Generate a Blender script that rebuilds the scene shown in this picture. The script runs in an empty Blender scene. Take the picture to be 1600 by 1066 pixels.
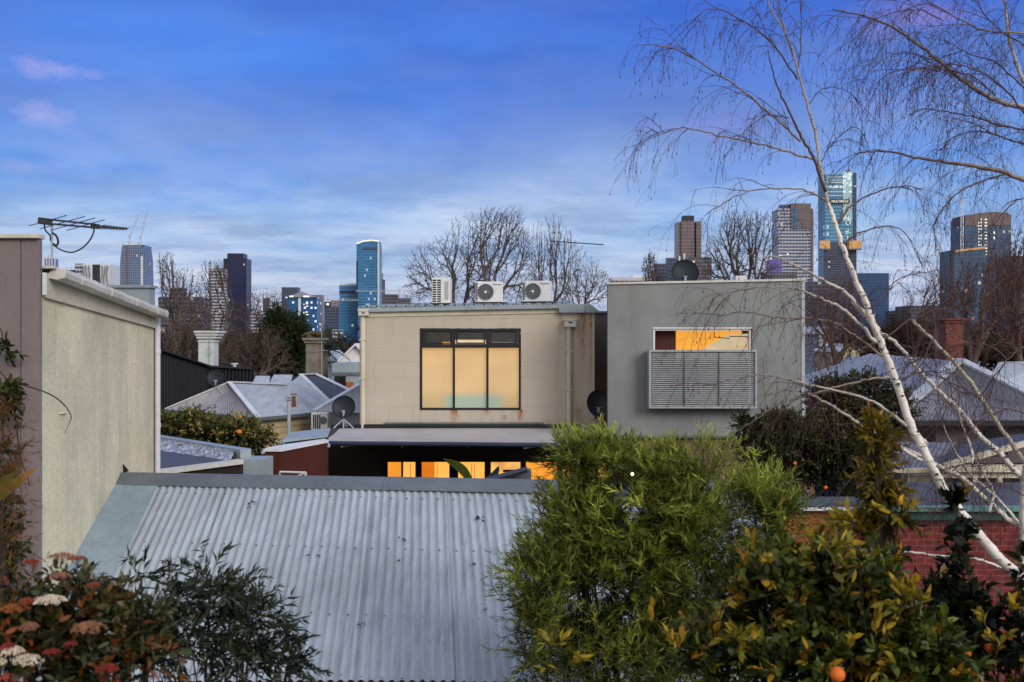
import bpy, math, random
import numpy as np
from mathutils import Vector, Matrix
random.seed(7); rng = np.random.default_rng(7)
S = bpy.context.scene; COL = S.collection
F = 1500.0; CX, CY, H = 800.0, 533.0, 5.5
def P(px, py, d): return Vector(((px-CX)*d/F, d, H-(py-CY)*d/F))
def PZ(px, d, z): return Vector(((px-CX)*d/F, d, z))
W = {}
def lin(c): return tuple(((v/255)/12.92 if v/255 <= .04045 else ((v/255+.055)/1.055)**2.4) for v in c)

# ---------------------------------------------------------------- materials
class NT:
    def __init__(s, nt): s.t = nt
    def n(s, typ, **kw):
        nd = s.t.nodes.new(typ)
        for k, v in kw.items():
            if k.startswith('i_'):
                key = k[2:]
                key = int(key) if key.isdigit() else key.replace('_', ' ')
                s.set(nd.inputs[key], v)
            else: setattr(nd, k, v)
        return nd
    def set(s, sock, v):
        if isinstance(v, bpy.types.NodeSocket): s.t.links.new(v, sock)
        elif isinstance(v, (tuple, list)) and len(v) == 3 and sock.type == 'RGBA': sock.default_value = (*v, 1)
        else: sock.default_value = v
    def math(s, op, a, b=0.0, c=None, clamp=False):
        nd = s.t.nodes.new('ShaderNodeMath'); nd.operation = op; nd.use_clamp = clamp
        s.set(nd.inputs[0], a); s.set(nd.inputs[1], b)
        if c is not None: s.set(nd.inputs[2], c)
        return nd.outputs[0]
    def mix(s, f, a, b, mode='MIX'):
        nd = s.t.nodes.new('ShaderNodeMix'); nd.data_type = 'RGBA'; nd.blend_type = mode
        s.set(nd.inputs[0], f); s.set(nd.inputs[6], a); s.set(nd.inputs[7], b)
        return nd.outputs[2]
    def ramp(s, f, stops, interp='LINEAR'):
        nd = s.t.nodes.new('ShaderNodeValToRGB'); nd.color_ramp.interpolation = interp
        e = nd.color_ramp.elements
        while len(e) < len(stops): e.new(0.5)
        for el, (p, c) in zip(e, stops):
            el.position = p; el.color = (*c, 1) if not isinstance(c, (int, float)) else (c, c, c, 1)
        s.set(nd.inputs[0], f); return nd.outputs[0]
    def noise(s, vec, scale, detail=4, rough=.6, sc=(1, 1, 1)):
        mp = s.n('ShaderNodeMapping', i_Vector=vec); mp.inputs['Scale'].default_value = sc
        nd = s.n('ShaderNodeTexNoise', i_Vector=mp.outputs[0], i_Scale=scale, i_Detail=detail, i_Roughness=rough)
        return nd.outputs[0]
def newmat(name):
    m = bpy.data.materials.new(name); m.use_nodes = True
    t = NT(m.node_tree); b = m.node_tree.nodes['Principled BSDF']
    pos = t.n('ShaderNodeNewGeometry').outputs['Position']
    return m, t, b, pos
def weather(name, col, rough=.7, metal=0, dirt=.35, dscale=1.2, fine=40, bump=.2, streak=0.0, dirtcol=None, spec=.3, bscale=None, attr=False):
    """painted / rendered surface with blotches, vertical streaks and grain"""
    m, t, b, pos = newmat(name)
    big = t.noise(pos, dscale, 5, .65)
    f = t.ramp(big, [(.3, 0), (.75, 1)])
    dc = dirtcol or tuple(c*.55 for c in col)
    base = t.mix(t.math('MULTIPLY', f, dirt), col, dc)
    g = t.noise(pos, fine, 3, .7)
    base = t.mix(.35, base, t.mix(1, base, t.ramp(g, [(.25, .55), (.75, 1.35)]), 'MULTIPLY'))
    stn = t.ramp(t.noise(pos, .55, 6, .7, (1, 1, .6)), [(.42, 1), (.62, .80)])
    base = t.mix(1, base, stn, 'MULTIPLY')
    if streak:
        st = t.noise(pos, 3.0, 5, .7, (2.2, 2.2, .12))
        base = t.mix(t.math('MULTIPLY', t.ramp(st, [(.5, 0), (.72, 1)]), streak), base, tuple(c*.38 for c in col))
    if attr:
        a = t.n('ShaderNodeAttribute', attribute_name='col').outputs['Color']
        base = t.mix(1, base, a, 'MULTIPLY')
    t.set(b.inputs['Base Color'], base)
    b.inputs['Roughness'].default_value = rough; b.inputs['Metallic'].default_value = metal
    b.inputs['Specular IOR Level'].default_value = spec
    t.set(b.inputs['Roughness'], t.math('MULTIPLY_ADD', g, .25, rough-.12))
    if bump:
        bn = t.n('ShaderNodeBump', i_Strength=bump, i_Distance=.01, i_Height=t.noise(pos, bscale or fine, 4, .7))
        t.set(b.inputs['Normal'], bn.outputs[0])
    return m
def emis(name, c, s, var=0.0, scale=2.0, c2=None):
    m, t, b, pos = newmat(name)
    col = c
    if var:
        f = t.ramp(t.noise(pos, scale, 2, .5), [(.35, 0), (.65, 1)])
        col = t.mix(t.math('MULTIPLY', f, var), c, c2 or tuple(v*.5 for v in c))
    t.set(b.inputs['Emission Color'], col); b.inputs['Emission Strength'].default_value = s
    t.set(b.inputs['Base Color'], tuple(v*.3 for v in c)); b.inputs['Roughness'].default_value = .25
    return m
def leafmat(name, trans=.3, rough=.5, mult=1.0):
    m, t, b, pos = newmat(name)
    a = t.n('ShaderNodeAttribute', attribute_name='col').outputs['Color']
    g = t.noise(pos, 25, 2, .5)
    c = t.mix(1, a, t.ramp(g, [(.2, .7*mult), (.8, 1.25*mult)]), 'MULTIPLY')
    t.set(b.inputs['Base Color'], c); b.inputs['Roughness'].default_value = rough
    b.inputs['Specular IOR Level'].default_value = .25
    tr = t.n('ShaderNodeBsdfTranslucent', i_Color=c)
    mx = t.n('ShaderNodeMixShader', i_0=trans); t.set(mx.inputs[1], b.outputs[0]); t.set(mx.inputs[2], tr.outputs[0])
    t.set(m.node_tree.nodes['Material Output'].inputs[0], mx.outputs[0])
    return m
def facade(name, glass, span, fh, bw, lit=.05, litc=(1., .85, .6), lits=.5, sf=.35, vf=.15, rough=.3, metal=.0, vert=None):
    """curtain wall: floors and bays from world position, some panes lit"""
    m, t, b, pos = newmat(name)
    sx = t.n('ShaderNodeSeparateXYZ', i_Vector=pos)
    u = t.math('MULTIPLY_ADD', sx.outputs[1], .83, sx.outputs[0])
    fh *= .6; bw *= .5
    ux = t.math('DIVIDE', t.math('ADD', u, 5000), bw); zz = t.math('DIVIDE', sx.outputs[2], fh)
    fx = t.math('FRACT', ux); fz = t.math('FRACT', zz)
    cell = t.n('ShaderNodeCombineXYZ', i_X=t.math('FLOOR', ux), i_Y=t.math('FLOOR', zz))
    wn = t.n('ShaderNodeTexWhiteNoise', noise_dimensions='2D', i_Vector=cell.outputs[0])
    isp = t.math('MAXIMUM', t.math('LESS_THAN', fz, sf), t.math('LESS_THAN', fx, vf))
    gcol = t.mix(t.math('MULTIPLY', wn.outputs[0], .45), glass, tuple(v*.45 for v in glass))
    big = t.ramp(t.noise(pos, .03, 3, .6), [(.3, .7), (.7, 1.3)])
    gcol = t.mix(1, gcol, big, 'MULTIPLY')
    base = t.mix(isp, gcol, span)
    t.set(b.inputs['Base Color'], base)
    b.inputs['Roughness'].default_value = rough; b.inputs['Metallic'].default_value = metal
    b.inputs['Specular IOR Level'].default_value = .25
    fl = t.n('ShaderNodeTexWhiteNoise', noise_dimensions='1D', i_W=t.math('FLOOR', zz))
    thr = t.math('SUBTRACT', 1.0, t.math('MULTIPLY', t.math('POWER', fl.outputs[0], 3), lit*2))
    on = t.math('MULTIPLY', t.math('GREATER_THAN', wn.outputs[0], thr), t.math('SUBTRACT', 1, isp))
    b.inputs['Emission Color'].default_value = (*litc, 1)
    t.set(b.inputs['Emission Strength'], t.math('MULTIPLY', on, lits))
    return m

# ---------------------------------------------------------------- mesh building
class MB:
    def __init__(s): s.v = []; s.f = []; s.mi = []; s.c = []; s.m = 0; s.col = None
    def add(s, vs, fs):
        o = len(s.v); s.v += [tuple(v) for v in vs]
        if s.col is not None or s.c:
            while len(s.c) < o: s.c.append((1, 1, 1))
            s.c += [s.col or (1, 1, 1)]*len(vs)
        for f in fs: s.f.append(tuple(i+o for i in f)); s.mi.append(s.m)
        return s
    def poly(s, *ps): return s.add(ps, [tuple(range(len(ps)))])
    def slab(s, ps, t):
        """polygon ps extruded by vector t"""
        n = len(ps); t = Vector(t); a = [Vector(p) for p in ps]; b = [p+t for p in a]
        fs = [tuple(range(n))[::-1], tuple(range(n, 2*n))] + [(i, (i+1) % n, n+(i+1) % n, n+i) for i in range(n)]
        return s.add(a+b, fs)
    def box(s, x0, x1, y0, y1, z0, z1, M=None):
        vs = [Vector((x, y, z)) for z in (z0, z1) for x, y in ((x0, y0), (x1, y0), (x1, y1), (x0, y1))]
        if M: vs = [M @ v for v in vs]
        return s.add(vs, [(3, 2, 1, 0), (4, 5, 6, 7), (0, 1, 5, 4), (1, 2, 6, 5), (2, 3, 7, 6), (3, 0, 4, 7)])
    def pbox(s, x0, x1, y0, y1, d, dep):
        """box whose front face covers those picture coordinates at distance d, going back dep metres"""
        a, c = P(x0, y1, d), P(x1, y0, d)
        return s.box(a.x, c.x, d, d+dep, a.z, c.z)
    def bar(s, a, b, w, h=None, up=(0, 0, 1)):
        a, b = Vector(a), Vector(b); h = h or w; d = (b-a).normalized()
        u = Vector(up)
        if abs(d.dot(u)) > .99: u = Vector((0, 1, 0))
        x = d.cross(u).normalized(); y = x.cross(d)
        vs = [p + x*i*w/2 + y*j*h/2 for p in (a, b) for i, j in ((-1, -1), (1, -1), (1, 1), (-1, 1))]
        return s.add(vs, [(0, 1, 2, 3), (7, 6, 5, 4), (0, 4, 5, 1), (1, 5, 6, 2), (2, 6, 7, 3), (3, 7, 4, 0)])
    def tube(s, pts, r, n=6, cap=True):
        pts = [Vector(p) for p in pts]
        if not isinstance(r, (list, tuple)): r = [r]*len(pts)
        rings = []; u = None
        for i, p in enumerate(pts):
            d = (pts[min(i+1, len(pts)-1)] - pts[max(i-1, 0)])
            if d.length < 1e-9: d = Vector((0, 0, 1))
            d.normalize()
            if u is None: u = d.cross(Vector((.3, .1, .95)) if abs(d.z) < .9 else Vector((1, 0, 0))).normalized()
            else:
                u = u - d*u.dot(d)
                u = u.normalized() if u.length > 1e-6 else d.orthogonal().normalized()
            w = d.cross(u)
            rings += [p + (u*math.cos(2*math.pi*k/n) + w*math.sin(2*math.pi*k/n))*r[i] for k in range(n)]
        fs = [(i*n+k, i*n+(k+1) % n, (i+1)*n+(k+1) % n, (i+1)*n+k) for i in range(len(pts)-1) for k in range(n)]
        if cap: fs += [tuple(range(n))[::-1], tuple((len(pts)-1)*n+k for k in range(n))]
        return s.add(rings, fs)
    def disc(s, c, r, ax, n=24, t=.01, ry=None):
        c = Vector(c); ax = Vector(ax).normalized(); u = ax.orthogonal().normalized(); w = ax.cross(u)
        ring = [c + (u*math.cos(2*math.pi*k/n) + w*math.sin(2*math.pi*k/n))*r for k in range(n)]
        return s.slab(ring, ax*t)
    def ball(s, c, r, n=10, m=7, sc=(1, 1, 1), j=0):
        vs = []; c = Vector(c)
        for i in range(m+1):
            th = math.pi*i/m
            for k in range(n):
                ph = 2*math.pi*k/n; q = 1+random.uniform(-j, j)
                vs.append(c+Vector((math.sin(th)*math.cos(ph)*sc[0], math.sin(th)*math.sin(ph)*sc[1], math.cos(th)*sc[2]))*r*q)
        return s.add(vs, [(i*n+k, i*n+(k+1) % n, (i+1)*n+(k+1) % n, (i+1)*n+k)[::-1] for i in range(m) for k in range(n)])
    def build(s, name, mats, parent=None, smooth=False, origin=None):
        if not isinstance(mats, (list, tuple)): mats = [mats]
        v = np.array(s.v, dtype=float)
        if parent is not None: org = np.array(W[parent.name])
        elif origin is not None: org = np.array(origin)
        else: org = np.array([(v[:, 0].min()+v[:, 0].max())/2, (v[:, 1].min()+v[:, 1].max())/2, v[:, 2].min()])
        me = bpy.data.meshes.new(name); me.from_pydata((v-org).tolist(), [], s.f)
        for m in mats: me.materials.append(m)
        me.polygons.foreach_set('material_index', s.mi)
        if smooth: me.polygons.foreach_set('use_smooth', [True]*len(s.f))
        if True:
            while len(s.c) < len(s.v): s.c.append((1, 1, 1))
            at = me.color_attributes.new('col', 'FLOAT_COLOR', 'POINT')
            at.data.foreach_set('color', np.hstack([np.array(s.c, dtype=float), np.ones((len(s.c), 1))]).ravel())
        me.update()
        o = bpy.data.objects.new(name, me); COL.objects.link(o)
        if parent is not None: o.parent = parent
        else: o.location = org
        W[o.name] = tuple(org)
        return o
def tag(o, label, cat, group=None, kind=None):
    if label: o['label'] = label
    if cat: o['category'] = cat
    if group: o['group'] = group
    if kind: o['kind'] = kind
    return o
def thing(name, label, cat, loc=(0, 0, 0), group=None):
    o = bpy.data.objects.new(name, None); COL.objects.link(o); o.location = loc; o.empty_display_size = .1
    W[o.name] = tuple(loc); return tag(o, label, cat, group)
def struct(o): o['kind'] = 'structure'; return o
def copy_tree(o, parent=None):
    kids = [c for c in bpy.data.objects if c.parent == o]
    c = o.copy(); COL.objects.link(c)
    if parent: c.parent = parent
    for k in kids: copy_tree(k, c)
    return c
def dup(o, loc, rotz=0, label=None, rx=0, sc=1):
    c = copy_tree(o); c.location = loc; c.rotation_euler = (rx, 0, rotz); c.scale = (sc, sc, sc)
    if label: c['label'] = label
    return c
def bevel(o, w=.01, seg=1):
    b = o.modifiers.new('bevel', 'BEVEL'); b.width = w; b.segments = seg; b.limit_method = 'ANGLE'; return o

# ---------------------------------------------------------------- foliage in numpy
def unit(a): return a/np.maximum(np.linalg.norm(a, axis=-1, keepdims=True), 1e-9)
def leaves_mesh(name, C, T, L, Wd, colr, mat, parent, fold=.25, bend=.2, hexa=False):
    """C base points, T directions, L lengths, Wd widths (N,), colr (N,3): one mesh"""
    N = len(C); T = unit(T); nr = unit(rng.normal(size=(N, 3)) + np.array([0, 0, .8]))
    s = unit(np.cross(T, nr)); n = np.cross(s, T)
    L = L[:, None]; Wd = Wd[:, None]
    if hexa:
        k = [(0, 0), (.3, .42), (.65, .42), (1, 0), (.65, -.42), (.3, -.42)]
    else:
        k = [(0, 0), (.42, .5), (1, 0), (.42, -.5)]
    vs = []
    for a, b in k:
        vs.append(C + T*L*a + s*Wd*b + n*(abs(b)*Wd*fold*2 - (a**2)*L*bend))
    q = len(k); V = np.stack(vs, 1).reshape(-1, 3); org = np.array(W[parent.name]) if parent is not None else V.mean(0)
    me = bpy.data.meshes.new(name); me.vertices.add(N*q); me.vertices.foreach_set('co', (V-org).ravel())
    me.loops.add(N*q); me.loops.foreach_set('vertex_index', np.arange(N*q)); me.polygons.add(N)
    me.polygons.foreach_set('loop_start', np.arange(N)*q); me.polygons.foreach_set('loop_total', np.full(N, q))
    me.materials.append(mat)
    at = me.color_attributes.new('col', 'FLOAT_COLOR', 'POINT')
    cc = np.repeat(np.hstack([colr, np.ones((N, 1))]), q, 0); at.data.foreach_set('color', cc.ravel())
    me.update(calc_edges=True); me.validate()
    o = bpy.data.objects.new(name, me); COL.objects.link(o)
    if parent is not None: o.parent = parent
    else: o.location = org
    W[o.name] = tuple(org); return o
def sprays(blobs, n, k, slen, llen, lw, pal, wind=(0, 0, 0), shell=2.2, up=.2, spread=.9, dark=.25, jit=.25, droop=.5, colfn=None, rise=.75, gap=0, mott=0):
    """leafy shoots inside ellipsoids: blobs [(centre, (rx,ry,rz), weight)]; returns leaf arrays and shoot lines"""
    w = np.array([b[2] for b in blobs], float); w /= w.sum()
    bi = rng.choice(len(blobs), n, p=w)
    c = np.array([tuple(b[0]) for b in blobs])[bi]; r = np.array([b[1] for b in blobs])[bi]
    r = np.maximum(r - slen*.6, r*.35)
    d = unit(rng.normal(size=(n, 3))); q = rng.random(n)**(1/shell)
    # uneven outline: lobes
    lob = 1 + .16*np.sin(d[:, 0]*7+bi*1.3)*np.cos(d[:, 2]*6+bi) + .10*np.sin(d[:, 2]*15+d[:, 0]*11+bi)
    st = c + d*r*(q*lob)[:, None]
    if gap:      # see-through pockets between the boughs
        def nz(p, k): return np.sin(p[:, 0]*k+1.3*np.sin(p[:, 2]*k*.8))+np.sin(p[:, 2]*k*1.15+1.7*np.sin(p[:, 0]*k*.6+2)+p[:, 1]*k*.25)+.7*np.sin(p[:, 0]*k*2.3+p[:, 2]*k*1.9)
        ztop = c[:, 2].max(); low = np.clip((ztop-.12-st[:, 2])/.5, 0, 1)
        keep = nz(st, 8.5) > -1.9+gap*low
        st, c, r, d, q, bi = st[keep], c[keep], r[keep], d[keep], q[keep], bi[keep]; n = len(st)
    dr = unit(unit(d*r)*.9 + rng.normal(size=(n, 3))*.55 + np.array([0, 0, up]) + np.array(wind))
    sl = slen*rng.uniform(.5, 1.3, n)
    tt = np.linspace(.12, 1, k)
    Cp = st[:, None, :] + dr[:, None, :]*(sl[:, None]*tt)[:, :, None]
    Cp[:, :, 2] -= droop*(sl[:, None]*tt**2)*.5
    T = dr[:, None, :] + rng.normal(size=(n, k, 3))*spread*.6
    T[:, :, 2] -= droop*.5*tt
    T += np.array(wind)*.6
    N = n*k
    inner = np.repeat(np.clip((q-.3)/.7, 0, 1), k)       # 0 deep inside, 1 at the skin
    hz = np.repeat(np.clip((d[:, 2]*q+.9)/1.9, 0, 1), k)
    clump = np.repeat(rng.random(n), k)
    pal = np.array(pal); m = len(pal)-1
    v = np.clip(.50*hz*rise/.75 + .22*clump + .20*rng.random(N) + .10*inner, 0, .999)*m  # higher leaves take paler palette colours: light from above painted in
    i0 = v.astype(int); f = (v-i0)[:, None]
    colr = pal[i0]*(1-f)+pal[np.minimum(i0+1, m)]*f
    colr = colr*(dark+(1-dark)*inner[:, None])*rng.uniform(1-jit, 1+jit, (N, 1))  # inner leaves tinted darker: shade inside the crown painted into the colour
    if mott:
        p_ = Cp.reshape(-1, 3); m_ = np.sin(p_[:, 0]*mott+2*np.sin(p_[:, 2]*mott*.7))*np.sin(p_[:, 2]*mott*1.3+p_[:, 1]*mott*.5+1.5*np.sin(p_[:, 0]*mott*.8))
        colr = colr*(.98+.5*m_)[:, None]  # bright clumps and the shadows between them painted into the leaf colour
    if colfn is not None: colr = colfn(Cp.reshape(-1, 3), colr, clump)
    return dict(C=Cp.reshape(-1, 3), T=T.reshape(-1, 3), L=llen*rng.uniform(.55, 1.25, N), Wd=lw*rng.uniform(.6, 1.2, N), colr=colr), (st, Cp[:, -1], Cp[:, k//2])
def twigs_mesh(name, st, mid, en, r, mat, parent, n=400, col=(.05, .04, .03)):
    mb = MB(); mb.col = col
    for i in rng.choice(len(st), min(n, len(st)), replace=False): mb.tube([st[i], mid[i], en[i]], [r, r*.7, r*.3], 3, cap=False)
    return mb.build(name, mat, parent)
def plant(name, label, cat, blobs, mats, base, stems=3, n=500, k=10, slen=.3, llen=.08, lw=.02, pal=None, twn=350, twr=.003, group=None, hexa=False, sr=.03, part='foliage', **kw):
    t = thing(name, label, cat, base, group)
    A, (st, en, mid) = sprays(blobs, n, k, slen, llen, lw, pal, **kw)
    leaves_mesh(part, A['C'], A['T'], A['L'], A['Wd'], A['colr'], mats[0], t, hexa=hexa)
    mb = MB(); mb.col = (.030, .024, .018)
    for i in range(stems):
        b = random.choice(blobs)[0] if stems > 1 else blobs[0][0]
        q = Vector(base)+Vector((random.uniform(-.1, .1), random.uniform(-.1, .1), 0))
        e = Vector(b); m = q.lerp(e, .5)+Vector((random.uniform(-.12, .12), random.uniform(-.1, .1), .1))
        mb.tube([q, m, e], [sr, sr*.75, sr*.4], 6)
        for j in range(5):
            s = m.lerp(e, random.random()); d2 = Vector(st[random.randrange(len(st))])
            mb.tube([s, s.lerp(d2, .5)+Vector((0, 0, .05)), d2], [sr*.35, sr*.25, sr*.1], 4)
    for i in rng.choice(len(st), min(twn, len(st)), replace=False): mb.tube([st[i], mid[i], en[i]], [twr, twr*.7, twr*.3], 3, cap=False)
    mb.build('stem', mats[1], t)
    return t

# ---------------------------------------------------------------- palette of materials
M = {}
M['bark'] = weather('bark', (1, 1, 1), .85, dirt=.3, dscale=6, fine=30, bump=.4, attr=True)
M['leaf'] = leafmat('leaf', .4, .5)
M['leafg'] = leafmat('leaf_glossy', .2, .38)
M['leafdry'] = leafmat('leaf_dry', .3, .7)
M['cream_wall'] = weather('cream_textured_render', (.74, .68, .48), .9, dirt=.6, dscale=1.3, fine=26, bump=1.0, streak=.35, bscale=45, dirtcol=(.38, .39, .29))
M['brown_wall'] = weather('brown_render', (.23, .19, .195), .85, dirt=.3, dscale=.9, fine=60, bump=.25)
M['cream_paint'] = weather('cream_paint', (.60, .55, .43), .5, dirt=.3, fine=20, bump=.05)
M['offwhite'] = weather('off_white_metal', (.62, .60, .55), .45, dirt=.35, dscale=4, fine=20, bump=.05)
M['white'] = weather('white_paint', (.72, .73, .74), .45, dirt=.2, dscale=3, fine=25, bump=.03)
M['pvc'] = weather('white_pipe', (.62, .65, .68), .4, dirt=.15, dscale=3, fine=25, bump=.02)
M['flash'] = weather('blue_grey_flashing', (.26, .335, .375), .5, dirt=.35, dscale=2.5, fine=14, bump=.05)
M['ridge'] = weather('grey_ridge_metal', (.13, .155, .18), .5, dirt=.5, dscale=5, fine=30, bump=.06)
M['black_steel'] = weather('charcoal_cladding', (.008, .009, .013), .7, dirt=.2, fine=20, bump=.02, spec=.1)
M['dark'] = weather('dark_metal', (.018, .019, .023), .45, dirt=.2, fine=20, bump=.02)
M['antenna'] = weather('antenna_black', (.02, .02, .024), .5, dirt=.1, fine=20, bump=0)
M['galv'] = weather('galvanised', (.40, .44, .48), .45, metal=.3, dirt=.3, dscale=5, fine=20, bump=.03)
M['grey_render'] = weather('grey_render', (.24, .255, .26), .85, dirt=.28, dscale=.8, fine=45, bump=.15, streak=.12)
M['grey_frame'] = weather('grey_aluminium', (.30, .325, .36), .4, metal=.2, dirt=.15, fine=20, bump=.02)
M['slat'] = weather('slat_aluminium', (.42, .44, .47), .4, metal=.2, dirt=.15, fine=20, bump=.02)
M['bluefl'] = weather('pale_blue_grey_metal', (.30, .36, .40), .45, dirt=.3, dscale=3, fine=20, bump=.03)
M['redwall'] = weather('rust_red_render', (.075, .016, .010), .7, dirt=.6, dscale=1.2, fine=30, bump=.15, dirtcol=(.04, .008, .006))
M['black'] = weather('black_void', (.006, .006, .006), .8, dirt=.2, bump=0)
M['darkwall'] = weather('dark_brown_wall', (.022, .015, .011), .8, dirt=.4, bump=.1)
M['awning'] = weather('awning_canvas', (.42, .41, .42), .8, dirt=.15, dscale=1, fine=50, bump=.08)
M['navy'] = weather('navy_valance', (.025, .035, .07), .5, dirt=.2, bump=.02)
M['stone'] = weather('weathered_stone', (.23, .20, .165), .9, dirt=.7, dscale=2.5, fine=14, bump=.7, dirtcol=(.08, .065, .05))
M['white_stone'] = weather('painted_chimney', (.52, .56, .55), .8, dirt=.3, dscale=2, fine=20, bump=.2)
M['slate'] = weather('slate', (.075, .08, .095), .6, dirt=.5, dscale=2, fine=12, bump=.3)
M['teal'] = weather('teal_gutter', (.012, .075, .07), .5, dirt=.4, dscale=3, fine=20, bump=.05)
M['teal_light'] = weather('teal_gutter_lip', (.12, .25, .24), .5, dirt=.4, dscale=3, fine=20, bump=.05)
M['orange_wall'] = weather('orange_brick_render', (.36, .12, .04), .8, dirt=.5, dscale=3, fine=20, bump=.3)
M['ground'] = weather('asphalt_and_yards', (.05, .05, .048), .95, dirt=.5, dscale=.3, fine=3, bump=.2)
M['rust_pipe'] = weather('rusty_metal', (.17, .09, .05), .8, dirt=.6, dscale=9, fine=30, bump=.2)
M['terracotta'] = weather('dark_terracotta', (.055, .035, .03), .8, dirt=.5, dscale=6, fine=30, bump=.3)
M['dish'] = weather('charcoal_dish', (.014, .019, .028), .6, dirt=.15, dscale=3, fine=20, bump=.02)
M['orange_fruit'] = weather('orange_peel', (.75, .17, .02), .5, dirt=.2, dscale=20, fine=200, bump=.3)
def corr_mat(name, col, pink=0):
    """aged zincalume: sheets differ a little, dirt runs down the ribs"""
    m, t, b, pos = newmat(name)
    f = t.ramp(t.noise(pos, .9, 5, .6), [(.3, 0), (.7, 1)])
    base = t.mix(f, col, tuple(c*.72 for c in col))
    st = t.ramp(t.noise(pos, 5, 5, .75, (3, .35, .35)), [(.45, 0), (.75, 1)])
    base = t.mix(t.math('MULTIPLY', st, .5), base, (.10, .10, .11))
    sp = t.ramp(t.noise(pos, 60, 2, .5), [(.68, 0), (.74, 1)])
    base = t.mix(t.math('MULTIPLY', sp, .5), base, (.05, .05, .05))
    a = t.n('ShaderNodeAttribute', attribute_name='col').outputs['Color']
    base = t.mix(1, base, a, 'MULTIPLY')
    t.set(b.inputs['Base Color'], base); b.inputs['Metallic'].default_value = .15
    t.set(b.inputs['Roughness'], t.math('MULTIPLY_ADD', f, .15, .42)); b.inputs['Specular IOR Level'].default_value = .35
    return m
M['corr'] = corr_mat('corrugated_steel', (.44, .495, .54))
M['corr_white'] = corr_mat('pale_corrugated_steel', (.52, .56, .60))
M['corr_pink'] = corr_mat('pinkish_corrugated_steel', (.40, .37, .38))
def block_mat():
    m, t, b, pos = newmat('beige_block_wall')
    sx = t.n('ShaderNodeSeparateXYZ', i_Vector=pos)
    uv = t.n('ShaderNodeCombineXYZ', i_X=sx.outputs[0], i_Y=sx.outputs[2])
    br = t.n('ShaderNodeTexBrick', i_Vector=uv.outputs[0], i_Scale=1.0)
    br.inputs['Color1'].default_value = (1, 1, 1, 1); br.inputs['Color2'].default_value = (.96, .955, .95, 1)
    br.inputs['Mortar'].default_value = (.82, .80, .78, 1); br.inputs['Mortar Size'].default_value = .007
    br.inputs['Brick Width'].default_value = .80; br.inputs['Row Height'].default_value = .38; br.inputs['Mortar Smooth'].default_value = .5
    base = t.mix(t.math('MULTIPLY', t.ramp(t.noise(pos, 1.1, 5, .65), [(.35, 0), (.7, 1)]), .4), (.48, .425, .35), (.38, .34, .29))
    base = t.mix(1, base, br.outputs[0], 'MULTIPLY')
    st = t.ramp(t.noise(pos, 2.5, 5, .7, (3, 3, .15)), [(.5, 0), (.75, 1)])
    base = t.mix(t.math('MULTIPLY', st, .25), base, (.2, .16, .13))
    # rust runs: near the right rainhead and under the window
    def run(px, wd, ytop, ybot, amt):
        nonlocal base
        x0 = (px-CX)*25/F; zt = H-(ytop-CY)*25/F; zb = H-(ybot-CY)*25/F
        dx = t.math('ABSOLUTE', t.math('SUBTRACT', sx.outputs[0], x0))
        mx = t.math('SUBTRACT', 1.0, t.math('DIVIDE', dx, wd), clamp=True)
        mz = t.n('ShaderNodeMapRange', i_Value=sx.outputs[2]); mz.inputs[1].default_value = zb; mz.inputs[2].default_value = zt
        top = t.math('LESS_THAN', sx.outputs[2], zt+.02)
        nz = t.ramp(t.noise(pos, 12, 4, .7, (2, 2, .3)), [(.30, 0), (.72, 1)])
        k = t.math('MULTIPLY', t.math('MULTIPLY', mx, mz.outputs[0]), t.math('MULTIPLY', nz, t.math('MULTIPLY', top, amt)), clamp=True)
        base = t.mix(k, base, (.26, .085, .02))
    run(911, .18, 488, 610, 1.7); run(876, .08, 488, 520, 1.2); run(923, .06, 488, 650, 1.6)
    run(710, .16, 641, 664, 2.2); run(813, .10, 641, 668, 2.4); run(760, .14, 641, 654, 1.4); run(905, .15, 640, 672, 1.0); run(788, .08, 650, 662, 1.4)
    t.set(b.inputs['Base Color'], base); b.inputs['Roughness'].default_value = .85
    bn = t.n('ShaderNodeBump', i_Strength=.25, i_Distance=.01, i_Height=t.noise(pos, 60, 4, .7)); t.set(b.inputs['Normal'], bn.outputs[0])
    return m
M['block'] = block_mat()
def brick_mat(name='red_brick', c1=(.17, .016, .015), c2=(.085, .010, .010), mort=(.17, .085, .075)):
    m, t, b, pos = newmat(name)
    sx = t.n('ShaderNodeSeparateXYZ', i_Vector=pos)
    uv = t.n('ShaderNodeCombineXYZ', i_X=t.math('ADD', sx.outputs[0], sx.outputs[1]), i_Y=sx.outputs[2])
    br = t.n('ShaderNodeTexBrick', i_Vector=uv.outputs[0], i_Scale=1.0)
    t.set(br.inputs['Color1'], c1); t.set(br.inputs['Color2'], c2); t.set(br.inputs['Mortar'], mort)
    br.inputs['Mortar Size'].default_value = .007; br.inputs['Brick Width'].default_value = .245; br.inputs['Row Height'].default_value = .086
    br.inputs['Mortar Smooth'].default_value = .3; br.inputs['Bias'].default_value = -.2
    g = t.ramp(t.noise(pos, 9, 5, .7), [(.3, .55), (.7, 1.3)])
    t.set(b.inputs['Base Color'], t.mix(1, br.outputs[0], g, 'MULTIPLY')); b.inputs['Roughness'].default_value = .85
    bn = t.n('ShaderNodeBump', i_Strength=.5, i_Distance=.01, i_Height=t.math('SUBTRACT', 1, br.outputs[1])); t.set(b.inputs['Normal'], bn.outputs[0])
    return m
M['brick'] = brick_mat()
M['brick_chimney'] = brick_mat('chimney_brick', (.17, .04, .028), (.10, .026, .02), (.14, .08, .06))
M['brown_brick'] = brick_mat('brown_brick', (.16, .095, .06), (.10, .06, .04), (.2, .15, .12))
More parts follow.
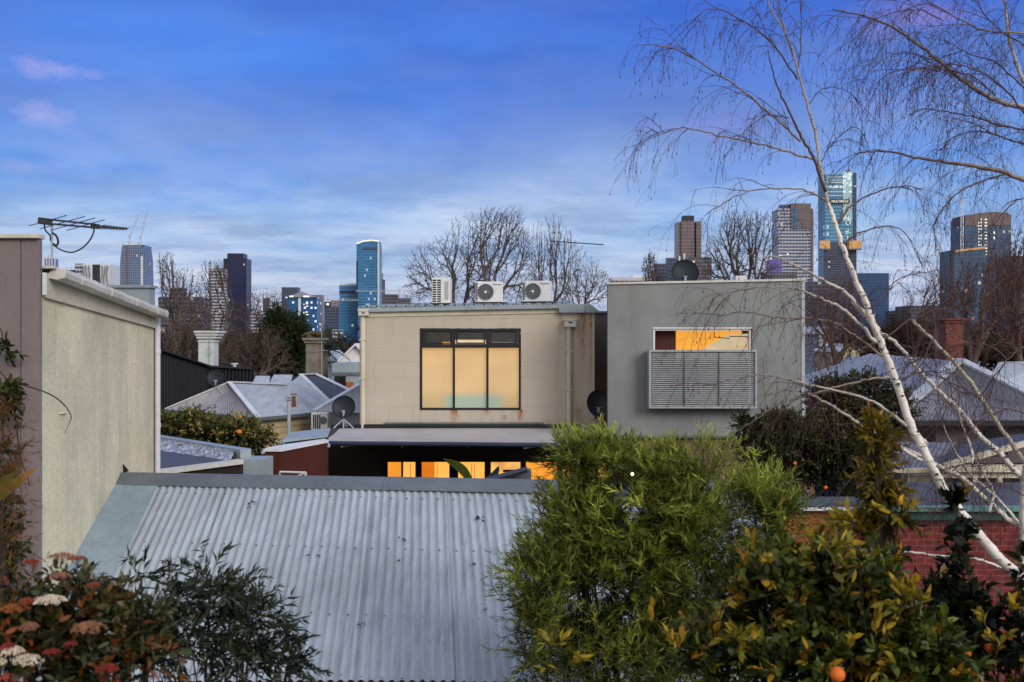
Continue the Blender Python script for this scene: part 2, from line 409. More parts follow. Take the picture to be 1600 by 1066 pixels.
def boards_mat():
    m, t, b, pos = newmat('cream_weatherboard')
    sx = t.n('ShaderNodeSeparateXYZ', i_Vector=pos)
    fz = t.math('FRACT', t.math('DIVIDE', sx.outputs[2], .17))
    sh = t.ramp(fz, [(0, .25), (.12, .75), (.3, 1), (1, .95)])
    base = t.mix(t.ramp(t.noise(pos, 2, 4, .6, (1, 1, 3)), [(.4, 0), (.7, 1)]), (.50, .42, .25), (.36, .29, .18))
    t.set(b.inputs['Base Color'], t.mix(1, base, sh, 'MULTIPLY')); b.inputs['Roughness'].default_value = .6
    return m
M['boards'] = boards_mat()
def frosted_mat():
    m, t, b, pos = newmat('lit_frosted_glass')
    sx = t.n('ShaderNodeSeparateXYZ', i_Vector=pos)
    mz = t.n('ShaderNodeMapRange', i_Value=sx.outputs[2]); mz.inputs[1].default_value = P(0, 637, 25).z; mz.inputs[2].default_value = P(0, 541, 25).z
    c = t.ramp(mz.outputs[0], [(0, (.52, .36, .15)), (.3, (.74, .46, .19)), (.75, (.80, .47, .19)), (1, (.66, .36, .13))])
    # the teal cushion behind the glass
    x0, x1 = (688-CX)*25/F, (790-CX)*25/F
    mx = t.math('SUBTRACT', 1.0, t.math('ABSOLUTE', t.math('DIVIDE', t.math('SUBTRACT', sx.outputs[0], (x0+x1)/2), (x1-x0)/2)), clamp=True)
    mxs = t.ramp(mx, [(0, 0), (.25, 1)]); mzs = t.ramp(mz.outputs[0], [(.04, .9), (.14, 1), (.26, 0)])
    c = t.mix(t.math('MULTIPLY', t.math('MULTIPLY', mxs, mzs), .9), c, (.22, .44, .38))
    v = t.ramp(t.noise(pos, 1.2, 2, .5), [(.3, .85), (.7, 1.1)])
    c = t.mix(1, c, v, 'MULTIPLY')
    t.set(b.inputs['Emission Color'], c); b.inputs['Emission Strength'].default_value = .70
    b.inputs['Base Color'].default_value = (.2, .17, .12, 1); b.inputs['Roughness'].default_value = .3
    return m
M['frost'] = frosted_mat()
M['amber'] = emis('lit_amber_room', (.95, .36, .035), 1.05, .55, 1.3, (.75, .22, .02))
M['amber2'] = emis('lit_yellow_blind', (1.0, .48, .10), 1.15, .35, 6, (.85, .33, .05))
M['amber_deep'] = emis('lit_orange_wall', (.80, .20, .012), 1.0, .3, 1.5)
M['blind'] = emis('pale_blind', (.85, .68, .42), .7, .3, 3)
M['glassdark'] = weather('dark_glass', (.012, .014, .018), .12, dirt=.3, dscale=1.5, fine=5, bump=0, spec=.8)
M['glow'] = emis('warm_bulb', (1, .75, .42), 6)

# ---------------------------------------------------------------- camera, sky, light
cam = bpy.data.cameras.new('Camera'); co = bpy.data.objects.new('Camera', cam); COL.objects.link(co)
co.location = (0, 0, H); co.rotation_euler = (math.pi/2, 0, 0)
cam.sensor_width = 36; cam.lens = 36*F/1600; cam.clip_start = .1; cam.clip_end = 20000
cam.dof.use_dof = True; cam.dof.focus_distance = 18; cam.dof.aperture_fstop = 4.5
S.camera = co
S.view_settings.view_transform = 'Standard'; S.view_settings.look = 'None'; S.view_settings.exposure = 0
S.render.resolution_x = 1024; S.render.resolution_y = 682
wd = bpy.data.worlds.new('World'); S.world = wd; wd.use_nodes = True
t = NT(wd.node_tree); bg = wd.node_tree.nodes['Background']
SUN_EL, SUN_AZ = math.radians(26), math.radians(138)     # azimuth measured from +Y clockwise: behind the camera, to the right
gen = t.n('ShaderNodeTexCoord').outputs['Generated']
sp = t.n('ShaderNodeSeparateXYZ', i_Vector=gen); dz = sp.outputs[2]
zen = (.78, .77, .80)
n1w = t.noise(gen, 2.2, 5, .6, (1, 1, 3.2))
zw = t.math('ADD', dz, t.math('MULTIPLY', t.math('SUBTRACT', n1w, .5), .10))
g = t.ramp(zw, [(0, lin((164, 170, 198))), (.035, lin((166, 178, 210))), (.08, lin((158, 186, 222))), (.135, lin((122, 166, 226))), (.175, lin((86, 142, 224))),
               (.24, lin((62, 124, 226))), (.32, lin((48, 100, 212))), (.42, lin((80, 120, 205))), (.60, zen), (1, zen)])
dv = t.math('ADD', t.math('MAXIMUM', dz, 0), .10)
pr = t.n('ShaderNodeCombineXYZ', i_X=t.math('DIVIDE', sp.outputs[0], dv), i_Y=t.math('DIVIDE', sp.outputs[1], dv))
c3 = t.noise(pr.outputs[0], .42, 7, .55, (.8, 1.1, 1))
up_ = t.ramp(dz, [(.12, 0), (.22, 1)])
g = t.mix(t.math('MULTIPLY', up_, t.ramp(c3, [(.40, 0), (.58, .85)])), g, t.ramp(dz, [(.14, lin((92, 124, 192))), (.34, lin((42, 90, 188)))]))
g = t.mix(t.math('MULTIPLY', up_, t.ramp(c3, [(.36, .6), (.50, 0)])), g, lin((88, 146, 240)))
c1 = t.noise(pr.outputs[0], .55, 8, .62, (1, .75, 1))
c2 = t.noise(pr.outputs[0], 1.5, 8, .65, (.8, 1.2, 1))
band = t.ramp(dz, [(0, .8), (.06, 1), (.13, 1), (.18, .55), (.24, .28), (.33, .16), (.5, .6)])
cm = t.math('MULTIPLY', t.ramp(c1, [(.38, 0), (.60, 1)]), band)
g = t.mix(t.math('MULTIPLY', cm, .9), g, t.ramp(dz, [(0, lin((200, 204, 224))), (.12, lin((200, 214, 234))), (.3, lin((128, 160, 230)))]))
cm2 = t.math('MULTIPLY', t.ramp(c2, [(.45, 0), (.62, 1)]), t.ramp(dz, [(0, .9), (.12, .8), (.2, .4), (.34, .2)]))
g = t.mix(t.math('MULTIPLY', cm2, .7), g, lin((116, 144, 192)))
def pinkblob(px, py, rx, ry, amt, colr):
    """a small cloud in a fixed compass direction"""
    global g
    v = Vector(((px-CX)/F, 1, -(py-CY)/F)).normalized()
    ax = t.math('DIVIDE', t.math('SUBTRACT', sp.outputs[0], v.x), rx); az = t.math('DIVIDE', t.math('SUBTRACT', dz, v.z), ry)
    r = t.math('SQRT', t.math('ADD', t.math('MULTIPLY', ax, ax), t.math('MULTIPLY', az, az)))
    fr = t.math('GREATER_THAN', sp.outputs[1], 0)
    nz = t.noise(gen, 26, 6, .7, (1, 1, 2.4))
    k = t.ramp(t.math('SUBTRACT', nz, t.math('MULTIPLY', r, .36)), [(.14, 0), (.50, 1)])
    g = t.mix(t.math('MULTIPLY', t.math('MULTIPLY', k, fr), amt), g, colr)
pinkblob(78, 108, .040, .010, .45, lin((188, 178, 225)))
pinkblob(62, 178, .028, .014, .42, lin((190, 176, 226)))
pinkblob(45, 262, .035, .009, .32, lin((178, 175, 228)))
pinkblob(1130, 195, .075, .022, .3, lin((140, 140, 215)))
pinkblob(1440, 22, .060, .020, .4, lin((165, 135, 205)))
pinkblob(1390, 160, .05, .012, .3, lin((130, 135, 215)))
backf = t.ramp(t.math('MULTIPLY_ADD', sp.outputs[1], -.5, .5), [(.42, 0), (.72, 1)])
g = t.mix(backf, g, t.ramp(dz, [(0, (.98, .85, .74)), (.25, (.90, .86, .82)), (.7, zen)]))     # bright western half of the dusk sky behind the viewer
sky = t.n('ShaderNodeTexSky', sky_type='NISHITA', sun_disc=False, sun_elevation=SUN_EL, sun_rotation=SUN_AZ)
g = t.mix(.004, g, sky.outputs[0], 'ADD')
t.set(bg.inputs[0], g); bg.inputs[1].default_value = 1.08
sl = bpy.data.lights.new('Sun', 'SUN'); sl.energy = 2.3; sl.angle = math.radians(25); sl.color = (1, .94, .88)
so = bpy.data.objects.new('Sun', sl); COL.objects.link(so)
sd = Vector((math.sin(SUN_AZ)*math.cos(SUN_EL), math.cos(SUN_AZ)*math.cos(SUN_EL), math.sin(SUN_EL)))
so.rotation_euler = sd.to_track_quat('Z', 'Y').to_euler()

# ---------------------------------------------------------------- ground
struct(MB().poly((-6000, -500, 0), (6000, -500, 0), (6000, 9000, 0), (-6000, 9000, 0)).build('ground', M['ground'], origin=(0, 0, 0)))
# ================================================================ left: brown parapet wall and cream house
b0 = thing('parapet_wall', 'brown rendered party wall with pale metal capping at the left edge of the view', 'wall', P(30, 533, 8.0).xyz*1)
W[b0.name] = (b0.location.x, b0.location.y, 0); b0.location.z = 0
xr = P(65, 0, 7.98).x
mb = MB(); mb.box(xr-4, P(36, 0, 7.98).x-.004, 7.94, 7.99, 0, P(0, 374, 7.98).z); mb.build('wall_panel', M['brown_wall'], b0)
mb = MB(); mb.box(P(36, 0, 7.98).x+.004, xr, 7.943, 7.99, 0, P(0, 374, 7.98).z); mb.build('wall_panel', M['brown_wall'], b0)
mb = MB(); mb.box(xr-4, xr+.012, 7.90, 8.02, P(0, 374, 7.98).z+.001, P(0, 369, 7.98).z+.012); bevel(mb.build('capping', M['offwhite'], b0), .004)
# thin black cable along the wall
mb = MB(); mb.tube([P(-30, 423, 7.95), P(0, 426, 7.95), P(20, 427, 7.95), P(34, 428, 7.95), P(50, 424, 7.95), P(66, 421, 7.95)], .004, 5); mb.build('cable', M['antenna'], b0)

# side wall plane of the cream house
A, B = PZ(66, 8.0, 0), PZ(240, 11.3, 0)
wdir = (B-A).normalized(); wn = Vector((wdir.y, -wdir.x, 0))      # outward, to the right
def WP(u, off, z): p = A + (B-A)*u + (wn*off if off > -1 else Vector((off, .0, 0))); return Vector((p.x, p.y, z))
zt0, zt1 = P(0, 437, 8.0).z, P(0, 500, 11.3).z
ch = thing('rendered_house', 'cream textured render house side wall with pale raked metal gutter, left of the corrugated roof', 'house', (A.x-1, A.y+1, 0))
mb = MB(); mb.slab([WP(0, 0, 0), WP(1, 0, 0), WP(1, 0, zt1), WP(0, 0, zt0)], (-4, .05, 0)); mb.build('wall', M['cream_wall'], ch)
def rake(u): return zt0 + (zt1-zt0)*u
mb = MB(); mb.slab([WP(.004, .002, rake(0)-.15), WP(1.0, .002, rake(1)-.10), WP(1.0, .002, rake(1)+.02), WP(.004, .002, rake(0)+.03)], wn*.03)
mb.build('barge_board', M['cream_paint'], ch)
mb = MB()
prof = [(.02, .01), (.02, .04), (.07, .095), (.16, .095), (.17, .05), (.16, .0), (.10, -.02), (.03, -.005)]
for i in range(8):
    u0, u1 = .015+i*.122, .015+(i+1)*.122-.006; sc0 = 1+.05*(i % 2)
    a = [WP(u0, o*sc0, rake(u0)+z*.85+.022) for o, z in prof]; b = [WP(u1+.012, o*sc0, rake(u1)+z*.85+.022) for o, z in prof]
    n = len(prof); mb.add(a+b, [tuple(range(n)), tuple(range(n, 2*n))[::-1]]+[(k, n+k, n+(k+1) % n, (k+1) % n) for k in range(n)])
bevel(mb.build('gutter', M['offwhite'], ch), .004)
mb = MB(); mb.slab([WP(-.0, -4, rake(0)+.095), WP(-.0, .1, rake(0)+.095), WP(1.0, .1, rake(1.0)+.10), WP(1.0, -4, rake(1.0)+.10)], (0, 0, .02)); mb.build('roof', M['offwhite'], ch)
mb = MB(); mb.pbox(66, 71, 426, 461, 7.965, .03); mb.build('end_trim', M['white'], ch)
# downpipe at the far corner
mb = MB(); dp = PZ(245, 11.42, 0); zt = P(0, 497, 11.4).z
mb.tube([(dp.x, dp.y, 0), (dp.x, dp.y, zt)], .041, 14)
for z in (zt-.42, zt-1.3, zt-.03): mb.tube([(dp.x, dp.y, z), (dp.x, dp.y, z+.045)], .047, 14)
mb.build('downpipe', M['pvc'], ch, smooth=False)
mb = MB(); mb.slab([WP(1.001, -.3, 0), WP(1.001, .012, 0), WP(1.001, .012, zt1-.03), WP(1.001, -.3, zt1-.03)], wdir*.02); mb.build('corner_timber', M['rust_pipe'], ch)
# repaired patch on the render
mb = MB(); pc = WP(.13, .0, P(0, 646, 8.4).z)
mb.ball(pc, .09, 14, 8, (.35, .9, .13), .12); mb.build('render_patch', M['cream_wall'], ch, smooth=True)
# light blue-grey box roof behind
bb = MB(); bb.pbox(150, 233, 448, 560, 15, .25); 
br_ = thing('rooftop_box', 'pale blue-grey metal roof box seen above the cream house gutter', 'roof box', P(190, 533, 15).xyz)
bb.build('panel', M['bluefl'], br_); bb = MB(); bb.pbox(148, 235, 445.5, 449.5, 14.96, .33); bb.build('capping', M['bluefl'], br_)

# TV antenna
an = thing('tv_antenna', 'large black log periodic television antenna on a pale mast above the brown wall', 'antenna', P(81, 412, 9.6))
dA = 9.6
mb = MB(); mb.tube([P(81, 424, dA), P(81, 350, dA)], .011, 8); mb.build('mast', M['galv'], an)
a0, a1, a2 = P(61, 344, dA-.15), P(147, 354, dA), P(199, 358, dA+.08)
mb = MB()
mb.bar(P(62, 341.5, dA-.15), P(150, 351, dA), .016, .018); mb.bar(P(62, 348.5, dA-.15), P(150, 356, dA), .016, .018)
mb.bar(P(146, 353.5, dA), a2, .017, .02); bevel(mb.build('boom', M['antenna'], an), .003)
mb = MB(); mb.bar(P(59, 344.5, dA-.15), P(82, 347.5, dA-.1), .03, .066); bevel(mb.build('housing', M['antenna'], an), .01, 2); mb = MB(); mb.bar(P(142, 353, dA), P(156, 354.5, dA), .03, .05)
bevel(mb.build('housing', M['antenna'], an), .01, 2)
mb = MB()
for (ax, ay, l) in ((75, 344, .30), (98, 347, .36), (116, 349, .34), (134, 351, .31)):
    c = P(ax, ay, dA-.1); v = Vector((.62, .55, .29)).normalized()*l
    mb.tube([c-v*.62-Vector((0, 0, .01)), c+v*.62], .0045, 5)
for i in range(11):
    c = a1.lerp(a2, .12+i*.083); l = .085-.004*i; v = Vector((.55, .6, .30))*l; mb.tube([c-v, c+v], .0042, 5)
mb.build('element', M['antenna'], an)
def catm(pts, n=8):
    pts = [Vector(p) for p in pts]; q = [pts[0]*2-pts[1]]+pts+[pts[-1]*2-pts[-2]]; out = []
    for i in range(1, len(q)-2):
        for k in range(n):
            t_ = k/n; a, b, c, d = q[i-1:i+3]
            out.append(.5*((2*b)+(c-a)*t_+(2*a-5*b+4*c-d)*t_*t_+(3*b-a-3*c+d)*t_**3))
    return out+[pts[-1]]
mb = MB(); mb.tube(catm([P(69, 350, dA-.1), P(71, 360, dA-.1), P(78, 368, dA-.05), P(79, 376, dA), P(84, 383, dA), P(96, 391, dA), P(112, 394.5, dA), P(128, 388, dA), P(140, 376, dA), P(146, 364, dA), P(147, 356, dA)]), .0075, 6)
mb.tube(catm([P(82, 364, dA), P(88, 369, dA), P(91, 378, dA), P(88, 384, dA), P(83, 381, dA)]), .011, 6)
mb.build('cable', M['antenna'], an, smooth=True)

# ================================================================ corrugated roof in front
ch2 = thing('outbuilding', 'low outbuilding with weathered corrugated steel roof filling the foreground', 'building', (-1.5, 9, 0))
RL = P(190, 745, 10.1); RL.z = 4.085
e = Vector((4.298, -.55, 0)).normalized(); sd_ = Vector((.0933, -1, -.422))
def RP(u, v, lift=0): return RL + e*u + sd_*v + Vector((0, 0, lift))
LEN = 6.4
def vmax(u): return 2.80-.060*u
PIT = .0775
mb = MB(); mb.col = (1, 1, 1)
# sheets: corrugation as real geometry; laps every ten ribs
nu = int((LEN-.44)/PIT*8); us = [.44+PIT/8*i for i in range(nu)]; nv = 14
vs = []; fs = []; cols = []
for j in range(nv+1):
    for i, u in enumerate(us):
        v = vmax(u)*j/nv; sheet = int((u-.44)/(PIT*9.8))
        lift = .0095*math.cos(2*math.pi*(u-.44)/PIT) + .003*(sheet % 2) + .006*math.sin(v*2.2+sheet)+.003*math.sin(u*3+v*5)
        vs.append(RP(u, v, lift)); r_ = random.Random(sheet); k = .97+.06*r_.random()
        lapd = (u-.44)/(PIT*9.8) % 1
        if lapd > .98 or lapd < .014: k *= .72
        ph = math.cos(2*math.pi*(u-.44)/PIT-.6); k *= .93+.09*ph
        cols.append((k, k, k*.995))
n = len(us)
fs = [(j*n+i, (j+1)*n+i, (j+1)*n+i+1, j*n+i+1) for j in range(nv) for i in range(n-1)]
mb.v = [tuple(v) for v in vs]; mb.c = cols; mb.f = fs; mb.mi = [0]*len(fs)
mb.m = 1; mb.col = (.05, .05, .05)
for v in (.32, 1.1, 1.95, 2.6):
    for k in range(int((LEN-.5)/PIT/2)):
        u = .44+PIT*(2*k+round(random.random()*.1)); 
        if u < LEN-.1: mb.disc(RP(u, v+random.uniform(-.006, .006), .011), .008, (0, 0, 1), 6, .006)
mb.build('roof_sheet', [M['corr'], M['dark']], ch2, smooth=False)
bpy.data.objects['roof_sheet'].data.polygons.foreach_set('use_smooth', [True]*len(fs)+[False]*(len(mb.f)-len(fs)))
# flashing against the cream wall
mb = MB(); mb.poly(RP(.0, -.0, .02), RP(.0, 2.95, .02), RP(.20, 2.95, .012), RP(.20, -.0, .012)); mb.poly(RP(.20, 0, .012), RP(.20, 2.95, .012), RP(.46, 2.95, .018), RP(.46, 0, .018))
mb.poly(RP(0, 0, .02), RP(0, 2.95, .02), RP(-.025, 2.95, .12), RP(-.025, 0, .12))
mb.poly(RP(-.025, 0, .12), RP(-.03, 0, .13), RP(-.03, 2.95, .13), RP(-.025, 2.95, .12))
mb.build('flashing', M['flash'], ch2)
mb = MB(); mb.slab([RP(-.03, -.05, -.02), RP(.06, -.05, .02), RP(-.025, -.03, .13)], (0, .02, 0)); mb.slab([RP(-.035, 0, .128), RP(-.035, 2.95, .128), RP(-.028, 2.95, .150), RP(-.028, 0, .150)], (.008, 0, 0)); mb.build('wall_flashing_edge', M['dark'], ch2)
# ridge cap
mb = MB(); up = Vector((0, 0, 1)); bk = Vector((-.06, 1, -.42))
def CP(u, a, z=0): return RL + e*u + (sd_*a if a >= 0 else bk*-a) + up*z
for (u0, u1) in ((.0, 2.9), (2.88, 5.7), (5.68, 6.4)):
    q = .004 if u0 in (2.88,) else 0
    mb.poly(CP(u0, .20, .022+q), CP(u1, .20, .022+q), CP(u1, .03, .045+q), CP(u0, .03, .045+q))
    mb.poly(CP(u0, .03, .045+q), CP(u1, .03, .045+q), CP(u1, -.03, .045+q), CP(u0, -.03, .045+q))
    mb.poly(CP(u0, -.03, .045+q), CP(u1, -.03, .045+q), CP(u1, -.20, .02+q), CP(u0, -.20, .02+q))
    mb.poly(CP(u0, .20, .022+q), CP(u0, .20, .012+q), CP(u1, .20, .012+q), CP(u1, .20, .022+q))
for i in range(10): mb.disc(CP(.35+.62*i, .15, .032), .006, (0, 0, 1), 6, .005)
mb.build('ridge_cap', M['ridge'], ch2)
# back slope in old tiles
mb = MB(); nn = 60
for i in range(nn):
    u = LEN*i/nn; w_ = LEN/nn*.94
    for j in range(4):
        a = .16+.55*j; z = .01+.02*random.random()+ (.025 if j == 0 else 0)
        mb.slab([RL+e*u+bk*a+up*z, RL+e*(u+w_)+bk*a+up*z, RL+e*(u+w_)+bk*(a+.56)+up*z, RL+e*u+bk*(a+.56)+up*z], (0, 0, .03))
mb.build('tile_slope', M['terracotta'], ch2)
# eave gutter and walls
mb = MB(); g0, g1 = RP(-.02, vmax(0)+.02), RP(LEN, vmax(LEN)+.02)
for (o0, o1, z0, z1) in ((0, -.12, -.03, -.02), (-.115, -.12, -.03, .0)):
    mb.slab([g0+Vector((0, 0, -.06)), g1+Vector((0, 0, -.06)), g1+Vector((0, -.11, -.06)), g0+Vector((0, -.11, -.06))], (0, 0, -.012)); 
mb.slab([g0+Vector((0, -.11, -.07)), g1+Vector((0, -.11, -.07)), g1+Vector((0, -.11, 0.0)), g0+Vector((0, -.11, 0.0))], (0, -.006, 0))
mb.build('eave_gutter', M['galv'], ch2)
mb = MB(); e0, e1 = RP(0, 2.5), RP(LEN, 1.9); f0, f1 = RL+bk*2.2, RL+e*LEN+bk*2.2
mb.slab([(e0.x, e0.y, 0), (e1.x, e1.y, 0), (f1.x, f1.y, 0), (f0.x, f0.y, 0)], (0, 0, e0.z-.15)); mb.build('wall', M['brick'], ch2)
# dead leaves lying on the sheets
deb = [(392, 790, .035), (388, 797, .02), (751, 815, .045), (627, 846, .03), (626, 879, .022), (498, 872, .02), (566, 980, .022), (742, 884, .02), (495, 902, .014), (436, 836, .012), (320, 930, .012), (480, 870, .02), (355, 886, .012), (560, 978, .02), (693, 1010, .015), (760, 955, .02)]
deb += [(random.uniform(330, 800), random.uniform(775, 1050), random.choice((.008, .010, .013))) for _ in range(34)]
for (x, y, r) in deb:
    r *= 1.5
    # where the view through that spot meets the roof plane
    dirv = Vector(((x-CX)/F, 1, -(y-CY)/F)); nrm = e.cross(sd_).normalized(); tt_ = (RL-Vector((0, 0, H))).dot(nrm)/dirv.dot(nrm); c = Vector((0, 0, H))+dirv*tt_
    mb = MB(); mb.col = (.028, .022, .014)
    for k in range(5 if r > .025 else 2):
        a = random.uniform(0, 6.28); rr = r*random.uniform(.5, 1); q = c+Vector((random.uniform(-r, r)*.6, random.uniform(-r, r)*.6, .014+random.uniform(0, .012)))
        q.z = c.z + (q.y-c.y)*.42+.016
        mb.add([q, q+Vector((math.cos(a)*rr*.5, math.sin(a)*rr*.5+.1*rr, rr*.45)), q+Vector((math.cos(a+.5)*rr, math.sin(a+.5)*rr, rr*.25)), q+Vector((math.cos(a+1)*rr*.5, math.sin(a+1)*rr*.5, .003))], [(0, 1, 2, 3)])
    tag(mb.build('dead_leaf', M['leafdry']), 'shrivelled dark dead leaf lying on the corrugated roof', 'leaf', 'dead leaves on the corrugated roof')

# ================================================================ courtyard: rust red wall, membrane roof, white rail
rw = thing('garden_wall', 'rust red rendered courtyard wall with white coping beside the awning', 'wall', (P(440, 0, 17).x, 17.5, 0))
za = P(0, 703, 17).z
w0, w1, w2 = PZ(414, 17, 0), PZ(438, 17.0, 0), PZ(512, 18.5, 0)
mb = MB(); mb.slab([w0, w1, w2+Vector((.0, .0, 0)), w2+Vector((-.1, .3, 0)), w0+Vector((0, .25, 0))], (0, 0, za-.03)); mb.build('wall_panel', M['redwall'], rw)
mb = MB(); mb.slab([w0+Vector((-.02, -.03, za-.028)), w1+Vector((.03, -.03, za-.028)), w2+Vector((.02, .0, za-.028)), w2+Vector((-.12, .3, za-.028)), w0+Vector((-.02, .28, za-.028))], (0, 0, .045)); mb.build('coping', M['white'], rw)
fr = thing('flat_roof_extension', 'low flat roof with crinkled silver foil upstand and white edge below the hedge', 'building', (P(310, 0, 16).x, 16, 0))
zf = 3.52
def FZ(px, py, z): d = (H-z)*F/(py-CY); return PZ(px, d, z)
q0, q1, q2, q3 = FZ(215, 690, zf), FZ(384, 719, zf), FZ(376, 723, zf), FZ(215, 742, zf)
mb = MB(); mb.slab([q3, q2, q1, q0], (0, 0, -.25)); 
mb.slab([(q3.x, q3.y+.2, 0), (q2.x, q2.y+.1, 0), (q1.x, q1.y-.1, 0), (q0.x, q0.y-.1, 0)], (0, 0, zf-.26)); mb.build('wall', M['darkwall'], fr)
mb = MB(); mb.slab([q3+Vector((0, .02, .003)), q2+Vector((0, .02, .003)), q1+Vector((0, -.1, .003)), q0+Vector((0, -.1, .003))], (0, 0, .02)); mb.build('roof', M['slate'], fr)
mb = MB(); mb.bar(q0+Vector((0, 0, .10)), q1+Vector((0, 0, .10)), .20, .16); mb.build('parapet', M['bluefl'], fr)
mb = MB(); mb.bar(q3+Vector((0, 0, .0)), q2+Vector((0, 0, .02)), .16, .07); mb.build('edge_gutter', M['offwhite'], fr)
# crinkled foil
mb = MB(); N1, N2 = 60, 7; r_ = random.Random(3)
inn = (q3-q0).normalized()
for i in range(N1+1):
    for j in range(N2+1):
        u = i/N1; p = q0.lerp(q1, u*.93) + (Vector((.05, -1, 0)).normalized())*(.10+j*.11*(1-.45*u)) + Vector((0, 0, .16-.022*j+r_.uniform(-.022, .022)))
        mb.v.append(tuple(p))
for i in range(N1):
    for j in range(N2): a = i*(N2+1)+j; mb.f.append((a, a+1, a+N2+2, a+N2+1)); mb.mi.append(0)
m, tt2, bb2, pos2 = newmat('silver_foil'); tt2.set(bb2.inputs['Base Color'], tt2.ramp(tt2.noise(pos2, 9, 4, .7), [(.35, (.16, .15, .15)), (.65, (.62, .60, .60))])); bb2.inputs['Metallic'].default_value = .45; bb2.inputs['Roughness'].default_value = .38; M['foil'] = m
mb.build('foil_upstand', M['foil'], fr)
mb = MB(); mb.pbox(376, 415, 718, 760, 15.8, .5); mb.build('metal_box', M['bluefl'], fr)
hr = MB(); 
for a, b in (((437, 741), (437, 737.5)), ((437, 737.5), (478, 738.5)), ((478, 738.5), (476, 744)), ((476, 738.5), (462, 746))): hr.tube([P(*a, 15.2), P(*b, 15.2)], .016, 8)
hr.tube([P(437, 737.5, 15.2), P(437, 760, 15.2)], .016, 8); hr.tube([P(478, 738.5, 15.2), P(478, 760, 15.2)], .016, 8)
tag(hr.build('handrail', M['white']), 'thin white pipe rail in front of the rust red wall', 'rail')
# pale roofs between the weatherboard house and the awning
fl = thing('flat_roof_annex', 'pale flat roofs of a rear annex behind the rust red wall', 'building', (P(470, 0, 19).x, 19, 0))
mb = MB(); z = 3.36; a = [FZ(409, 704, z), FZ(516, 693.5, z), FZ(504, 687, z), FZ(448, 688, z)]
mb.slab(a, (0, 0, -.07)); mb.build('roof', M['bluefl'], fl)
mb = MB(); z = 3.46; a = [FZ(442, 687, z), FZ(512, 679, z), FZ(516, 669, z), FZ(455, 675, z)]; mb.slab(a, (0, 0, -.06)); mb.build('roof', M['bluefl'], fl)
mb = MB(); z = 3.40; a = [FZ(446, 688, z), FZ(510, 681, z), FZ(512, 673, z), FZ(456, 679, z)]; mb.slab([Vector((p.x, p.y+.1, 0)) for p in a], (0, 0, z)); mb.build('wall', M['darkwall'], fl)
# small gabled timber structure and banana plant just behind the ridge
gb = thing('gable_screen', 'small dark edged lean-to gable poking above the ridge beside the banana leaf', 'roof', P(800, 760, 12.6))
mb = MB(); mb.slab([P(764, 756, 12.6), P(822, 735, 12.6), P(830, 735, 12.6), P(830, 770, 12.6)], (0, .2, 0)); mb.build('panel', M['ridge'], gb)
mb = MB(); mb.bar(P(758, 752, 12.5), P(824, 733.5, 12.5), .35, .035); mb.build('edge_trim', M['dark'], gb)
bn = thing('banana_plant', 'banana plant with one broad upright leaf in front of the lit doors', 'plant', PZ(735, 13.5, 0))
def bigleaf(tip, base, wid, colr, d, fold=.1, n=12):
    mb = MB(); mb.col = colr
    a, b = P(*base, d), P(*tip, d); dirn = b-a; side = dirn.cross(Vector((0, 1, 0))).normalized()
    L_ = []
    for i in range(n+1):
        u = i/n; w_ = wid*math.sin(math.pi*min(1, u*.93+.07))**.6*(1 if u < .97 else .3)
        c = a+dirn*u + side*(-.12*dirn.length*math.sin(math.pi*u))
        L_ += [c-side*w_/2+Vector((0, -.05, 0)), c, c+side*w_/2+Vector((0, .05, 0))]
    mb.v = [tuple(p) for p in L_]; mb.c = [tuple(c*(.8 if k % 3 == 1 else 1) for c in colr) for k in range(len(L_))]
    for i in range(n): mb.f += [(3*i, 3*i+1, 3*i+4, 3*i+3), (3*i+1, 3*i+2, 3*i+5, 3*i+4)]; mb.mi += [0, 0]
    return mb
bigleaf((693, 717), (738, 758), .14, (.16, .20, .03), 13.5).build('leaf', M['leaf'], bn)
bigleaf((780, 729), (757, 752), .09, (.03, .06, .03), 13.4).build('leaf', M['leaf'], bn)
mb = MB(); mb.col = (.06, .08, .03); mb.tube([PZ(745, 13.5, 0), P(738, 757, 13.5)], [.07, .02], 8); mb.build('stem', M['bark'], bn)

# ================================================================ beige block building
DB = 25.0
bd = thing('block_extension', 'beige blockwork upper storey with a large three panel lit window and rust stains', 'building', (P(740, 0, 25).x, 26, 0))
xl, xrr = P(562, 0, DB).x, P(929, 0, DB).x
ztl = P(0, 488, DB).z; ztr = P(0, 484, DB).z
wx0, wx1, wz0, wz1 = P(656, 0, DB).x, P(814, 0, DB).x, P(0, 641, DB).z, P(0, 513, DB).z
mb = MB(); zb = 2.95
for (a, b, z0, z1) in ((xl, wx0, zb, None), (wx1, xrr, zb, None), (wx0, wx1, zb, wz0), (wx0, wx1, wz1, None)):
    za_, zb_ = (ztl+(ztr-ztl)*(x-xl)/(xrr-xl) for x in (a, b)) if z1 is None else (z1, z1)
    mb.slab([(a, DB, z0), (b, DB, z0), (b, DB, zb_), (a, DB, za_)], (0, .3, 0))
mb.box(xl, xl+.3, DB+.3, DB+9, zb, ztl); mb.box(xrr-.3, xrr, DB+.3, DB+2.1, zb, ztr)
mb.build('wall', M['block'], bd)
mb = MB(); xr2 = P(952, 0, 27).x; mb.box(xrr-.02, xr2+1.4, DB+2.1, DB+2.4, zb, P(0, 489, 27).z); mb.build('recessed_wall', M['brown_wall'], bd)
mb = MB(); mb.box(xrr-.04, xr2+1.4, DB+2.02, DB+2.5, P(0, 489, 27).z+.002, P(0, 486, 27).z); mb.build('capping', M['bluefl'], bd)
